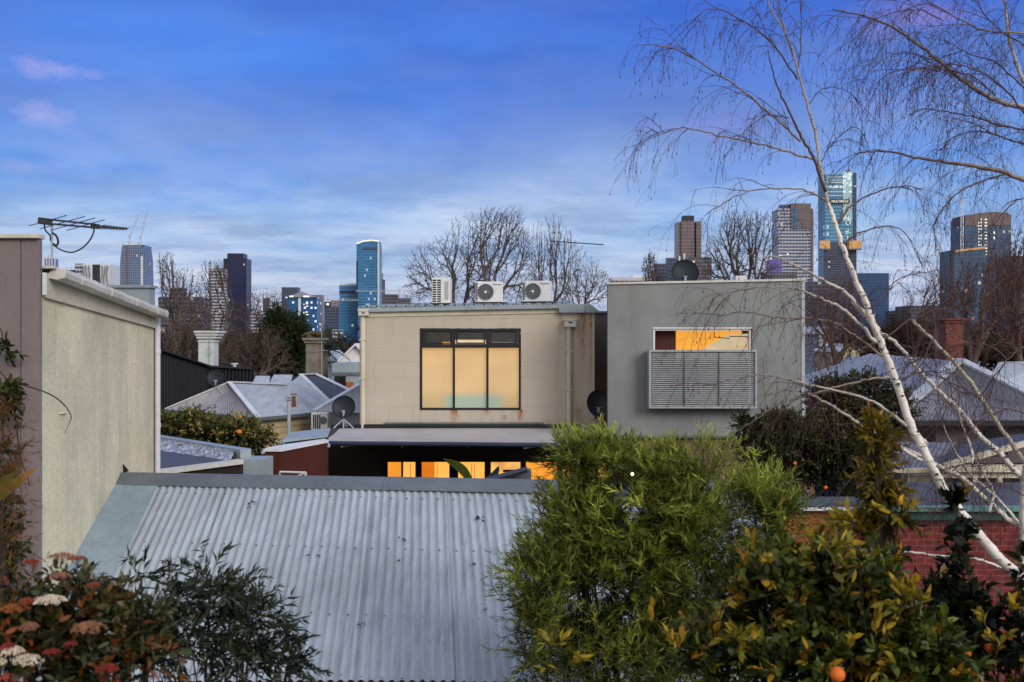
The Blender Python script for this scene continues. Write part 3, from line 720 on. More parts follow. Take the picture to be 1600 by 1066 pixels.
mb = MB(); mb.slab([(P(566, 0, DB).x, DB-.03, P(0, 495.5, DB).z), (P(872, 0, DB).x, DB-.03, P(0, 489.5, DB).z), (P(872, 0, DB).x, DB-.03, P(0, 482, DB).z), (P(566, 0, DB).x, DB-.03, P(0, 487, DB).z)], (0, .025, 0)); mb.build('fascia', M['cream_paint'], bd)
# gutter and low pitched ribbed roof
mb = MB()
gl, gr_ = Vector((P(560, 0, DB).x, DB-.06, P(0, 485, DB).z)), Vector((P(874, 0, DB).x, DB-.06, P(0, 479, DB).z))
mb.bar(gl, gr_, .15, .10)
mb.build('gutter', M['bluefl'], bd)
mb = MB(); N = 15
for i in range(5):
    q = gl.lerp(gr_, (i+.75)/5.0); mb.box(q.x-.012, q.x+.012, q.y-.085, q.y+.05, q.z-.055, q.z+.057)
mb.build('gutter_bracket', M['galv'], bd)
ro0 = gl+Vector((.0, .05, .07)); ro1 = gr_+Vector((.35, .05, .06)); bkr = Vector((0, 6, .27))
mb = MB(); mb.slab([ro0, ro1, ro1+bkr, ro0+bkr], (0, 0, .025))
for i in range(22):
    q = ro0.lerp(ro1, (i+.4)/22); mb.bar(q+Vector((0, -.04, .035)), q+bkr+Vector((0, 0, .035)), .05, .03)
mb.build('roof', M['bluefl'], bd)
mb = MB()
for i in range(21):
    q = ro0.lerp(ro1, (i+.9)/22); mb.disc(q+Vector((0, -.075, .02)), .022, (0, 1, 0), 8, .03)
mb.build('rib_end', M['dark'], bd)
mb = MB(); mb.pbox(873, 914, 475, 489, 24.86, 1.6); mb.slab([P(914, 475, 24.9), P(921, 473.5, 24.9), P(936, 486, 24.9), P(936, 489, 24.9), P(914, 489, 24.9)], (0, .5, 0)); bevel(mb.build('parapet_flashing', M['bluefl'], bd), .01)
# window
mb = MB(); fd = DB+.12
def frame(mb, x0, x1, z0, z1, y, w=.05, t_=.07): mb.box(x0, x1, y, y+t_, z0, z0+w); mb.box(x0, x1, y, y+t_, z1-w, z1); mb.box(x0, x0+w, y, y+t_, z0+w, z1-w); mb.box(x1-w, x1, y, y+t_, z0+w, z1-w)
frame(mb, wx0+.01, wx1-.01, wz0+.01, wz1-.01, DB-.02, .05, .2)
for px in (709, 761.5): x = P(px, 0, DB).x; mb.box(x-.03, x+.03, DB-.015, DB+.16, wz0+.06, wz1-.06)
zt_ = P(0, 541, DB).z; mb.box(wx0+.06, wx1-.06, DB-.01, DB+.15, zt_-.045, zt_+.045)
wf = mb.build('window_frame', M['dark'], bd)
xs = [wx0+.06, P(709, 0, DB).x, P(761.5, 0, DB).x, wx1-.06]
for i in range(3):
    mb = MB(); mb.box(xs[i]+.03*(i > 0), xs[i+1]-.03*(i < 2), DB+.06, DB+.08, wz0+.06, zt_-.045); mb.build('frosted_pane', M['frost'], wf)
    mb = MB(); mb.box(xs[i]+.03*(i > 0), xs[i+1]-.03*(i < 2), DB+.10, DB+.12, zt_+.045, wz1-.06); mb.build('top_pane', M['glassdark'], wf)
for i, (a, b, c, mm) in enumerate(((662, 691, .04, 'bluefl'), (691, 704, .05, 'amber2'), (711, 759, .11, 'blind'), (765, 809, .05, 'awning'))):
    mb = MB(); mb.box(P(a, 0, DB).x, P(b, 0, DB).x, DB+.085, DB+.098, zt_+.055, zt_+.055+c); mb.build('blind_edge', M[mm], wf)
mb = MB()
for i in range(3): frame(mb, xs[i]+.06, xs[i+1]-.06, zt_+.06, wz1-.07, DB+.03, .035, .04)
mb.build('sash', M['dark'], wf)
# downpipes and rainheads
for (px, y0, y1, hx0, hx1, hy0, hy1) in ((567.5, 492, 690, 560, 575, 484, 493), (889, 510, 672, 882, 900.5, 499, 511)):
    x = P(px, 0, DB).x; mb = MB(); mb.tube([(x, DB-.08, P(0, y1, DB).z), (x, DB-.08, P(0, y0, DB).z)], .068, 12)
    for yy in (y0+40, y0+100): z = P(0, yy, DB).z; mb.box(x-.085, x+.085, DB-.15, DB-.002, z, z+.035)
    mb.build('downpipe', M['cream_paint'], bd)
    mb = MB(); mb.pbox(hx0, hx1, hy0, hy1, DB-.22, .216); mb.pbox(hx0-1, hx1+1, hy0-.5, hy0+1.8, DB-.24, .236); h_ = mb.build('rainhead', M['offwhite'], bd)
    mb = MB(); mb.pbox((hx0+hx1)/2-3, (hx0+hx1)/2+3, hy0+4.2, hy0+6, DB-.225, .003); mb.build('overflow_slot', M['black'], h_)
mb = MB(); mb.pbox(601, 850, 660.5, 663, DB-.12, .118); mb.build('ledge', M['ridge'], bd)
# ground floor under the awning
mb = MB(); mb.box(xl-1.2, xrr+2.5, DB+.02, DB+.3, P(0, 721, DB).z, zb); mb.box(xl-1.2, P(600, 0, DB).x, DB+.02, DB+.3, 0, P(0, 721, DB).z); mb.build('lower_wall', M['darkwall'], bd)
mb = MB(); mb.box(xl-1.9, xl-1.2, DB-4, DB+.3, 0, P(0, 692, DB).z); mb.build('side_wall', M['black'], bd)
mb = MB(); mb.box(P(598, 0, DB).x, P(980, 0, DB).x, DB-.02, DB+.06, P(0, 722, DB).z, P(0, 713, DB).z)
lit = [(606, 627, 'amber'), (630, 649, 'amber2'), (659, 702, 'amber2'), (716, 757, 'amber2'), (767, 813, 'blind2'), (822, 870, 'amber'), (880, 925, 'amber'), (935, 975, 'amber2')]
M['blind2'] = emis('amber_and_white_room', (1.0, .55, .16), 1.0, .6, 2.2, (.45, .16, .03))
edges = [598]+[v for a in lit for v in a[:2]]+[980]
for i in range(0, len(edges), 2): mb.box(P(edges[i], 0, DB).x+.001, P(edges[i+1], 0, DB).x-.001, DB-.03, DB+.1, 0, P(0, 722, DB).z)
df = mb.build('door_frame', M['black'], bd)
for a, b, mm in lit: mb = MB(); mb.box(P(a, 0, DB).x-.004, P(b, 0, DB).x+.004, DB+.02, DB+.03, 0, P(0, 722, DB).z); mb.build('door_pane', M[mm], df)
mb = MB(); 
for px, mm in ((641, 0), (737, 0), (741, 0), (683, 0)): x = P(px, 0, DB).x; mb.box(x-.006, x+.006, DB+.008, DB+.016, 0, P(0, 724, DB).z)
x0, x1 = P(659, 0, DB).x, P(679, 0, DB).x; mb.build('curtain_line', M['rust_pipe'], df)
mb = MB(); mb.box(x0, x1, DB+.006, DB+.018, 0, P(0, 722, DB).z); mb.build('curtain', M['amber_deep'], df)
mb = MB(); mb.pbox(786, 806, 734, 738, DB+.005, .01); mb.build('shelf', M['redwall'], df)

# awning
aw = thing('retractable_awning', 'wide retractable awning with grey canvas and dark front bar over the lit doors', 'awning', (P(690, 0, 24).x, 24, P(0, 668, 25).z))
mb = MB(); mb.pbox(517, 905, 663.5, 669.5, DB-.14, .13); mb.build('cassette', M['dark'], aw)
b0_, b1_, f0_, f1_ = P(531, 669.5, DB-.15), P(905, 669.5, DB-.15), P(503, 690, 22.4), P(870, 693, 22.4)
mb = MB()
for i in range(12):
    for j in range(6):
        def G(u, v): p = b0_.lerp(b1_, u).lerp(f0_.lerp(f1_, u), v); p.z -= .035*math.sin(math.pi*v); return p
        mb.poly(G(i/12, (j+1)/6), G((i+1)/12, (j+1)/6), G((i+1)/12, j/6), G(i/12, j/6))
mb.build('canvas', M['awning'], aw)
mb = MB(); mb.tube([f0_+Vector((-.03, -.03, -.035)), f1_+Vector((.03, -.03, -.035))], .055, 10); mb.build('front_bar', M['navy'], aw)
mb = MB()
for u in (.08, .86):
    a = f0_.lerp(f1_, u)+Vector((0, 0, -.10)); b = b0_.lerp(b1_, u+.05)+Vector((0, 0, -.14)); md = a.lerp(b, .5)+Vector((.8, 0, -.02))
    mb.bar(a, md, .05, .06); mb.bar(md, b, .05, .06)
mb.build('arm', M['galv'], aw)
mb = MB()
for px in (628, 731): mb.bar(P(px, 694, 22.6), P(px, 699.5, 22.6), .03)
mb.build('strap_loop', M['galv'], aw)
ul = MB(); ul.pbox(540, 573, 690.5, 693, 23.6, .05); tag(ul.build('strip_light', M['awning']), 'pale strip fitting under the left end of the awning', 'light')

# ---- air conditioners on the roof
def ac_unit(label, big=True, text=None):
    t_ = thing('air_conditioner', label, 'air conditioner', (0, 0, 0), 'air conditioners on the flat roof')
    w, h, dp = .74, .58, .30
    mb = MB(); mb.box(-w/2, w/2, 0, dp, .03, h); bevel(mb.build('casing', M['white'], t_), .018, 2)
    mb = MB(); mb.disc((-.09, .02, h*.52), .215, (0, -1, 0), 28, .03); g_ = mb.build('fan_opening', M['dark'], t_)
    mb = MB()
    for r in (.06, .09, .12, .15, .18, .212):
        mb.tube([(-.09+r*math.cos(a*math.pi/14), -.018, h*.52+r*math.sin(a*math.pi/14)) for a in range(29)], .0035 if r < .2 else .008, 4)
    for a in range(16): an_ = a*math.pi/8; mb.tube([(-.09+.05*math.cos(an_), -.02, h*.52+.05*math.sin(an_)), (-.09+.21*math.cos(an_+.3), -.02, h*.52+.21*math.sin(an_+.3))], .0035, 4)
    mb.build('fan_grille', M['galv'], g_); mb = MB(); mb.disc((-.09, -.022, h*.52), .036, (0, -1, 0), 14, .012); mb.build('fan_hub', M['white'], g_)
    mb = MB()
    for k in range(11): z = .08+k*.043; mb.box(-w/2-.004, -w/2+.002, .04, dp-.05, z, z+.024)
    mb.box(-w/2+.02, -w/2+.035, -.004, .0, .07, h-.05)
    for k in range(12): z = .08+k*.04; mb.box(-w/2+.012, -w/2+.075, -.006, .001, z, z+.02)
    mb.build('side_louvre', M['dark'], t_)
    mb = MB(); mb.box(-w/2-.06, w/2+.12, .03, .08, 0, .03); mb.box(-w/2-.06, w/2+.12, dp-.08, dp-.03, 0, .03); mb.build('mounting_rail', M['dark'], t_)
    if text:
        cu = bpy.data.curves.new('badge', 'FONT'); cu.body = text; cu.size = .062; cu.extrude = .001; cu.align_x = 'CENTER'
        o = bpy.data.objects.new('badge_tmp', cu); COL.objects.link(o); bpy.context.view_layer.update()
        me = bpy.data.meshes.new_from_object(o.evaluated_get(bpy.context.evaluated_depsgraph_get())); bpy.data.objects.remove(o)
        me.materials.clear(); me.materials.append(M['dark']); o = bpy.data.objects.new('badge', me); COL.objects.link(o); o.parent = t_
        o.rotation_euler = (math.pi/2, 0, 0); o.location = (.22, -.004, h-.095)
    return t_
a2_ = ac_unit('white air conditioner with round fan grille, middle of the three on the flat roof', text='Panasonic')
a2_.location = (P(764, 0, 25.6).x, 25.6, P(0, 474, 25.6).z-.0)
a3_ = dup(a2_, (P(838, 0, 25.5).x, 25.5, P(0, 473, 25.5).z), math.radians(-9), 'white air conditioner with round fan grille, rightmost of the three on the flat roof')
a1_ = thing('air_conditioner', 'white air conditioner seen side on, black fin grid, leftmost on the roof', 'air conditioner', (P(689, 0, 25.6).x, 25.6, P(0, 475, 25.6).z), 'air conditioners on the flat roof')
x0, y0, z0 = W[a1_.name]
mb = MB(); mb.box(x0-.245, x0+.245, y0, y0+.8, z0+.02, z0+.70); bevel(mb.build('casing', M['white'], a1_), .015, 2)
mb = MB()
for c in (0, 1):
    for k in range(10): mb.box(x0-.225+c*.125, x0-.225+c*.125+.10, y0-.004, y0+.01, z0+.05+k*.062, z0+.05+k*.062+.040)
mb.build('fin_grid', M['dark'], a1_)
mb = MB(); mb.box(x0+.10, x0+.20, y0-.012, y0+.002, z0+.12, z0+.60); mb.build('service_cover', M['slat'], a1_)
mb = MB(); mb.box(x0-.27, x0+.27, y0+.05, y0+.1, z0-.03, z0+.02); mb.box(x0-.27, x0+.27, y0+.6, y0+.65, z0-.03, z0+.02); mb.build('mounting_rail', M['dark'], a1_)
sb = MB(); sb.bar(P(860, 377, 29.5), P(943, 382.5, 29.5), .025, .03)
an2 = thing('tv_antenna', 'thin distant television antenna in front of the bare tree above the flat roof', 'antenna', P(893, 470, 29.5))
sb.build('boom', M['antenna'], an2); sb = MB()
for i in range(13): q = P(866+i*6, 377.4+i*.4, 29.5); sb.tube([q+Vector((-.04, -.2, -.03)), q+Vector((.04, .2, .03))], .008, 4)
sb.build('element', M['antenna'], an2); sb = MB(); sb.tube([P(893, 480, 29.5), P(893, 376, 29.5)], .014, 6); sb.build('mast', M['galv'], an2)
ms = MB(); ms.tube([P(833, 480, 29), P(833.5, 348, 29)], .012, 6); tag(ms.build('mast_pole', M['galv']), 'slender bare metal pole behind the rightmost air conditioner', 'pole')

# ---- satellite dishes
def dish(label, loc, r, rotz, tilt=18, legs=True, ry=1.0):
    t_ = thing('satellite_dish', label, 'satellite dish', (0, 0, 0), 'charcoal satellite dishes')
    mb = MB(); n, m_ = 28, 6; c0 = Vector((0, 0, .55*r/.33)); Rt = Matrix.Rotation(math.radians(-tilt), 3, 'X')
    for s_, off in ((1, 0), (1, .008)):
        for i in range(m_+1):
            for k in range(n):
                q = i/m_*r; a = 2*math.pi*k/n; p = Rt @ Vector((q*math.cos(a)*ry, -(q*q)*.35/r*1.0+off*0 - off, q*math.sin(a))); mb.v.append(tuple(c0+p))
    hN = (m_+1)*n
    for base, fl in ((0, 0), (hN, 1)):
        for i in range(m_):
            for k in range(n):
                f = (base+i*n+k, base+i*n+(k+1) % n, base+(i+1)*n+(k+1) % n, base+(i+1)*n+k); mb.f.append(f if fl else f[::-1]); mb.mi.append(0)
    for k in range(n): mb.f.append((m_*n+k, m_*n+(k+1) % n, hN+m_*n+(k+1) % n, hN+m_*n+k)); mb.mi.append(0)
    mb.build('reflector', M['dish'], t_, smooth=True)
    mb = MB(); top = c0+Vector((0, -.12, -.08*r/.33))
    mb.box(-.028, .028, -.14, -.06, c0.z-.16*r/.33, c0.z-.06*r/.33); mb.tube([(0, -.12, 0), top], .018, 8)
    mb.tube([(-.06, -.16, c0.z-.06), (0, -.16, c0.z-.09*r/.33), (.06, -.16, c0.z-.06)], .008, 6)
    mb.build('bracket', M['galv'], t_)
    if legs:
        mb = MB(); hub = Vector((0, -.12, c0.z*.45))
        for (x, y) in ((-.26, -.22), (.30, -.20), (.02, .25)): mb.tube([hub, (x*r/.33, y, 0)], .016, 7)
        mb.build('tripod', M['galv'], t_)
    t_.location = loc; t_.rotation_euler = (0, 0, rotz); return t_
dish('charcoal satellite dish on a silver tripod between the beige and grey buildings', P(933, 668, 23.9), .34, math.radians(10), ry=.86)
dish('charcoal satellite dish with silver bracket just left of the beige building downpipe', P(538, 668, 23.4), .285, 0)
dish('charcoal satellite dish half showing above the top of the grey box building', PZ(1069.5, 26, P(0, 434, 26).z-.52), .37, 0, legs=True)
dish('dark blue satellite dish against the black cladding above the hip roof', PZ(339, 27, P(0, 590, 27).z-.45), .26, 0)

# ================================================================ grey box building
DG = 23.0
gbx = thing('grey_box_extension', 'grey rendered box storey with a high lit window above a silver louvre screen', 'building', (P(1100, 0, 23).x, 25, 0))
gx0, gx1 = P(950, 0, DG).x, P(1256, 0, DG).x; gzb = P(0, 681, DG).z; gzl, gzr = P(0, 445, DG).z, P(0, 439, DG).z
ox0, ox1, oz1, oz0 = P(1020, 0, DG).x, P(1175, 0, DG).x, P(0, 513, DG).z, P(0, 632, DG).z
def gz(x): return gzl+(gzr-gzl)*(x-gx0)/(gx1-gx0)
mb = MB()
mb.slab([(gx0, DG, gzb), (ox0, DG, gzb), (ox0, DG, gz(ox0)), (gx0, DG, gzl)], (0, .25, 0)); mb.slab([(ox1, DG, gzb), (gx1, DG, gzb), (gx1, DG, gzr), (ox1, DG, gz(ox1))], (0, .25, 0))
mb.slab([(ox0, DG, oz1), (ox1, DG, oz1), (ox1, DG, gz(ox1)), (ox0, DG, gz(ox0))], (0, .25, 0)); mb.box(ox0, ox1, DG, DG+.25, gzb, oz0)
mb.slab([(gx0, DG+.25, gzb), (gx0+.2, DG+.25, gzb), (gx0+.2, DG+.25, gzl), (gx0, DG+.25, gzl)], (.62, 4.5, 0)); mb.slab([(gx1-.2, DG+.25, gzb), (gx1, DG+.25, gzb), (gx1, DG+.25, gzr), (gx1-.2, DG+.25, gzr)], (0, 4.5, 0))
mb.box(gx0+.8, gx1-.2, DG+4.5, DG+4.7, gzb, gzl)
mb.build('wall', M['grey_render'], gbx)
mb = MB(); mb.slab([(gx0+.15, DG+.2, gzl-.3), (gx1-.15, DG+.2, gzl-.25), (gx1-.15, DG+4.6, gzl-.25), (gx0+.75, DG+4.6, gzl-.3)], (0, 0, .06)); mb.build('roof', M['bluefl'], gbx)
mb = MB(); mb.slab([(gx0-.04, DG-.04, gzl+.003), (gx1+.04, DG-.04, gzr+.003), (gx1+.04, DG+.32, gzr+.003), (gx0-.04, DG+.32, gzl+.003)], (0, 0, .05)); mb.build('capping', M['offwhite'], gbx)
mb = MB(); mb.slab([(gx1+.002, DG+.01, gzb), (gx1+.09, DG+.12, gzb), (gx1+.002, DG+.12, gzr)], (0, .1, 0)); mb.box(gx1-.06, gx1+.02, DG-.018, DG-.002, gzb, gzr-.01); mb.build('corner_bead', M['slat'], gbx)
mb = MB(); mb.box(gx0+.02, gx1-.02, DG-.02, DG+.26, gzb-.05, gzb-.003); mb.build('drip_edge', M['ridge'], gbx)
mb = MB(); mb.box(gx0+.08, gx1+.3, DG+.12, DG+.4, 0, gzb-.06); mb.build('lower_wall', M['brown_brick'], gbx)
# window
mb = MB(); frame(mb, ox0+.012, ox1-.012, oz0+.02, oz1-.012, DG+.03, .045, .12); mb.box(ox0-.001, ox1+.001, DG-.01, DG+.03, oz1-.012, oz1+.02); wf2 = mb.build('window_frame', M['white'], gbx)
mb = MB(); mb.box(ox0, P(1056, 0, DG+.3).x, DG+.3, DG+.4, oz0, oz1); mb.build('dark_cupboard', M['redwall'], wf2)
mb = MB(); mb.box(ox0, ox1, DG+1.0, DG+1.05, oz0-.2, oz1+.05); mb.build('room_wall', M['amber_deep'], wf2)
M['amber_wall'] = emis('lit_orange_room', (.95, .42, .05), .95, .35, .8, (.80, .30, .02)); bpy.data.objects['room_wall'].data.materials[0] = M['amber_wall']
mb = MB(); mb.slab([P(1092, 549, DG+.95), P(1136, 523, DG+.95), P(1175, 521, DG+.95), P(1180, 560, DG+.95), P(1092, 560, DG+.95)], (0, .02, 0)); mb.build('pale_ceiling_patch', M['blind'], wf2)
mb = MB(); mb.box(ox0+.06, ox1-.06, DG+.3, DG+.33, oz0+.05, P(0, 549, DG).z); mb.build('lower_blind', M['awning'], wf2)
mb = MB()
for a, b in (((1116, 519), (1116, 527)), ((1116, 527), (1140, 529)), ((1140, 526), (1172, 526))): mb.bar(P(*a, DG+.9), P(*b, DG+.9), .02)
mb.build('picture_rail', M['rust_pipe'], wf2)
# louvre screen, standing off the wall
ls = thing('louvre_screen', 'silver horizontal louvre privacy screen fixed below the lit high window', 'screen', (P(1098, 0, 22.7).x, 22.7, P(0, 637, 22.7).z))
DL = 22.62; lx0, lx1, lz0, lz1 = P(1014, 0, DL).x, P(1183, 0, DL).x, P(0, 638.5, DL).z, P(0, 547, DL).z
mb = MB(); frame(mb, lx0, lx1, lz0, lz1, DL, .045, .30); bevel(mb.build('frame', M['slat'], ls), .004)
ns = 26
for k in range(ns):
    z = lz0+.07+(lz1-lz0-.14)*k/(ns-1); mb = MB()
    mb.slab([(lx0+.046, DL+.03, z-.014), (lx1-.046, DL+.03, z-.014), (lx1-.046, DL+.075, z+.016), (lx0+.046, DL+.075, z+.016)], (0, 0, .006)); mb.build('slat', M['slat'], ls)
mb = MB()
for px in (1069, 1123.5): x = P(px, 0, DL).x; mb.box(x-.008, x+.008, DL+.012, DL+.026, lz0+.046, lz1-.046)
mb.build('rod', M['dark'], ls)
# small vent boxes showing over the parapet
for px, lb in ((1084, ''), ):
    vb = MB(); vb.pbox(1150, 1167, 431, 438, 26.5, .4)
    tag(vb.build('roof_vent', M['white']), 'small white vent box on the grey box building beside the dish', 'vent')
# ================================================================ middle distance left: hip roofed house, cladding, chimneys
hh = thing('weatherboard_house', 'cream weatherboard house with pale corrugated hip roof above the hedge', 'house', PZ(400, 30, 0))
R1, R2, E0, E1, E2 = P(358, 598, 30), P(447, 602, 28.9), P(258, 640, 29.6), P(403, 653, 26), P(487, 645, 27.9)
mb = MB(); mb.col = (1, 1, 1)
def ribbed(mb, a, b, c, d, n, amp=.02, k=6):
    """surface between eave a-b and ridge d-c, ribs running up the slope"""
    a, b, c, d = map(Vector, (a, b, c, d)); nr = (b-a).cross(d-a)
    nr = nr.normalized() if nr.length > 1e-6 else Vector((0, 0, 1))
    if nr.z < 0: nr = -nr
    o = len(mb.v); N = n*k
    for i in range(N+1):
        u = i/N; h = nr*amp*math.cos(2*math.pi*i/k); mb.v += [tuple(a.lerp(b, u)+h), tuple(d.lerp(c, u)+h)]
    while len(mb.c) < len(mb.v): mb.c.append((1, 1, 1))
    for i in range(N): mb.f.append((o+2*i, o+2*i+2, o+2*i+3, o+2*i+1)); mb.mi.append(mb.m)
ribbed(mb, E0, E1, R1, R1-Vector((.02, 0, 0)), 34, .016, 4); mb.build('roof', M['corr_pink'], hh)
mb = MB(); ribbed(mb, E1, E2, R2, R1, 30, .008, 4); mb.build('roof', M['corr_white'], hh)
mb = MB(); mb.bar(R1+Vector((0, 0, .03)), E1+Vector((0, 0, .03)), .14, .03); mb.bar(R1+Vector((0, 0, .03)), E0+Vector((0, 0, .03)), .14, .03); mb.bar(R1+Vector((0, 0, .03)), R2+Vector((0, 0, .03)), .14, .03); mb.build('ridge_cap', M['white'], hh)
mb = MB(); mb.bar(E0+Vector((0, 0, -.04)), E1+Vector((0, 0, -.04)), .12, .09); mb.bar(E1+Vector((0, 0, -.04)), E2+Vector((0, 0, -.04)), .12, .09); mb.build('eave_gutter', M['ridge'], hh)
i0, i1, i2 = (p+Vector((0, .35, 0)) for p in (E0, E1, E2))
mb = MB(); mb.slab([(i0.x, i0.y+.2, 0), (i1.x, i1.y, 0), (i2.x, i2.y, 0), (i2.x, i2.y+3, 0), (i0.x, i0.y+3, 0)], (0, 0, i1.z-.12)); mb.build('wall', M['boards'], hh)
# valley and second gable with slate
S1, S2, S3, S4 = P(468, 587, 33.5), P(520, 634, 31.0), P(447, 603, 28.95), P(487, 645, 28.0)
mb = MB(); mb.add([S4, S2, S1, S3], []); mb.v = []; ribbed(mb, S4, S2, S1, S3, 16, .015, 4); mb.build('roof', M['corr_white'], hh)
sh_ = thing('slate_roofed_house', 'house with dark slate gable roof and pale hips behind the corrugated hip roof', 'house', PZ(510, 34, 0))
T1, T2, T3, T4 = P(470, 587, 33.6), P(492, 586, 36), P(553, 615, 34), P(519, 634, 31.1)
mb = MB(); mb.poly(T4, T3, T2, T1); mb.build('roof', M['slate'], sh_)
mb = MB(); mb.bar(T1+Vector((0, -.03, .05)), T4+Vector((0, -.03, .05)), .16, .04); mb.bar(T2+Vector((0, 0, .05)), T3+Vector((0, 0, .05)), .16, .04); mb.bar(T1+Vector((0, 0, .05)), T2+Vector((0, 0, .05)), .16, .04); mb.build('ridge_cap', M['white'], sh_)
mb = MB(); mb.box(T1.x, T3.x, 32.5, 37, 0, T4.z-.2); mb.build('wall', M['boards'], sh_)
mb = MB(); U1, U2, U3, U4 = P(492, 643, 27.6), P(585, 646, 27.4), P(585, 592, 30), P(562, 602, 29.6)
ribbed(mb, U1, U2, U3, U4, 20, .014, 4)
rs = thing('corrugated_lean_to', 'pale corrugated roof rising to the beige building behind the small dish', 'roof', PZ(540, 28, 0)); mb.build('roof_sheet', M['corr_white'], rs)
mb = MB(); mb.bar(U1+Vector((0, 0, .03)), U4+Vector((0, 0, .03)), .16, .05); mb.build('edge_cap', M['white'], rs)
mb = MB(); mb.box(U1.x, U2.x, 27.7, 30, 0, U1.z-.05); mb.build('wall', M['bluefl'], rs)
wa = MB(); 
for (x0, x1, y0, y1, d, mm) in ((392, 420, 589, 604, 36, 0), (420, 455, 587, 600, 37, 0)): wa.slab([P(x0, y1, d), P(x1, y1, d), P(x1+2, y0, d+1.6), P(x0+8, y0, d+1.6)], (0, 0, .04))
tag(wa.build('far_roof', M['corr_white']), 'pale sheet roof just above the hip roof, right of the black cladding', 'roof')
wt = MB(); wt.box(P(452, 0, 36).x-1.6, P(452, 0, 36).x+.2, 36.4, 38, 0, P(0, 600, 36).z); wt = None
# split air conditioner on the wall, flues
sa = thing('air_conditioner', 'small air conditioner mounted on the pale wall left of the small dish', 'air conditioner', P(497, 670, 27))
mb = MB(); mb.pbox(486, 512, 645, 672, 27, .3); bevel(mb.build('casing', M['white'], sa), .015)
mb = MB()
for k in range(4): mb.pbox(489+k*3.2, 491+k*3.2, 648, 670, 26.99, .02)
mb.build('fin_grid', M['dark'], sa); mb = MB(); mb.disc(P(505, 657, 27), .11, (0, -1, 0), 20, .012); mb.build('fan_grille', M['ridge'], sa)
fp = thing('flue', 'tall galvanised flue pipe with a cap in front of the weatherboard wall', 'flue', P(451.5, 676, 25))
mb = MB(); mb.tube([P(451.5, 678, 25), P(451.5, 627, 25)], .045, 10); mb.build('pipe', M['galv'], fp)
mb = MB(); mb.disc(P(451.5, 626, 25), .075, (0, 0, 1), 12, .02); mb.disc(P(451.5, 622.5, 25), .06, (0, 0, 1), 12, .025); mb.build('cap', M['rust_pipe'], fp)
fp2 = MB(); fp2.tube([P(459, 636, 27), P(459, 619, 27)], [.07, .05], 8); fp2.disc(P(459, 617, 27), .09, (0, 0, 1), 10, .03)
tag(fp2.build('roof_vent', M['rust_pipe']), 'short rusty vent pipe standing on the pale hip roof', 'vent')
vp = MB(); vp.tube([P(340.5, 612, 27.8), P(338, 589, 27.8)], .04, 8); vp.tube([P(327, 620, 28), P(337, 600, 28)], .012, 5); vp.box(P(334, 0, 27.8).x, P(348, 0, 27.8).x, 27.75, 27.9, P(0, 616, 27.8).z, P(0, 614, 27.8).z)
tag(vp.build('stay_pole', M['galv']), 'grey stayed pole on the pinkish end of the hip roof', 'pole')
# black cladding
bc = thing('clad_wall', 'charcoal ribbed metal clad wall running behind the downpipe to the white chimney', 'wall', PZ(300, 27, 0))
c0_, c1_, c2_ = PZ(225, 31, 0), PZ(322, 37, 0), PZ(394, 37.5, 0); z0_, z1_, z2_ = P(0, 540, 31).z, P(0, 572, 37).z, P(0, 576, 37.5).z
mb = MB(); mb.slab([c0_, c1_, Vector((c1_.x, c1_.y, z1_)), Vector((c0_.x, c0_.y, z0_))], (-.25, .1, 0)); mb.slab([c1_+Vector((.005, 0, 0)), c2_, Vector((c2_.x, c2_.y, z2_)), Vector((c1_.x+.005, c1_.y, z1_))], (0, .25, 0)); mb.build('cladding', M['black_steel'], bc)
mb = MB()
for a, b, za1, zb1, n_ in ((c0_, c1_, z0_, z1_, 26), (c1_, c2_, z1_, z2_, 13)):
    nn_ = (b-a).cross(Vector((0, 0, 1))).normalized()
    for i in range(n_):
        p = a.lerp(b, (i+.5)/n_)+nn_*.0; z = za1+(zb1-za1)*(i+.5)/n_; dd = (b-a).normalized()*.035
        mb.slab([p-dd, p+dd, p+dd*.6+nn_*.045, p-dd*.6+nn_*.045], (0, 0, z-.04))
M['clad_rib'] = weather('cladding_rib', (.026, .027, .035), .6, dirt=.2, fine=20, bump=0, spec=.15)
mb.build('rib', M['clad_rib'], bc)
mb = MB(); mb.bar(Vector((c0_.x, c0_.y, z0_)), Vector((c1_.x, c1_.y, z1_)), .34, .06); mb.bar(Vector((c1_.x, c1_.y, z1_)), Vector((c2_.x, c2_.y, z2_)), .34, .06); mb.build('capping', M['clad_rib'], bc)
# chimneys
def chimney(name, label, px0, px1, y0, y1, d, mat, caps, dep=None):
    t_ = thing(name, label, 'chimney', P((px0+px1)/2, y1, d)); dep = dep or (P(px1, 0, d).x-P(px0, 0, d).x)
    mb = MB(); mb.pbox(px0, px1, y0, y1, d, dep); mb.build('stack', mat, t_)
    mb = MB()
    for (ex, a, b) in caps: mb.pbox(px0-ex, px1+ex, a, b, d-ex*d/F, dep+2*ex*d/F)
    bevel(mb.build('corbel', mat, t_), .01); return t_
wc = chimney('chimney', 'tall white painted chimney with moulded cap beyond the black cladding', 310, 334, 530, 620, 39, M['white_stone'], ((7.5, 517, 520.5), (5.5, 521, 525), (3.5, 525.5, 529.5), (1.2, 532, 535)))
mb = MB(); mb.tube([P(328, 520, 38.9), P(328, 575, 38.9)], .018, 6); mb.tube([P(328+4*math.cos(a*.6), 547+5*math.sin(a*.6), 38.85) for a in range(11)], .014, 5); mb.build('conduit', M['galv'], wc)
stc = chimney('chimney', 'weathered brown stone chimney with a dark mossy cap by the palm', 478, 501, 536, 600, 38, M['stone'], ((6, 528, 532), (3, 532.5, 536.5), (1.5, 546, 548)))
mb = MB()
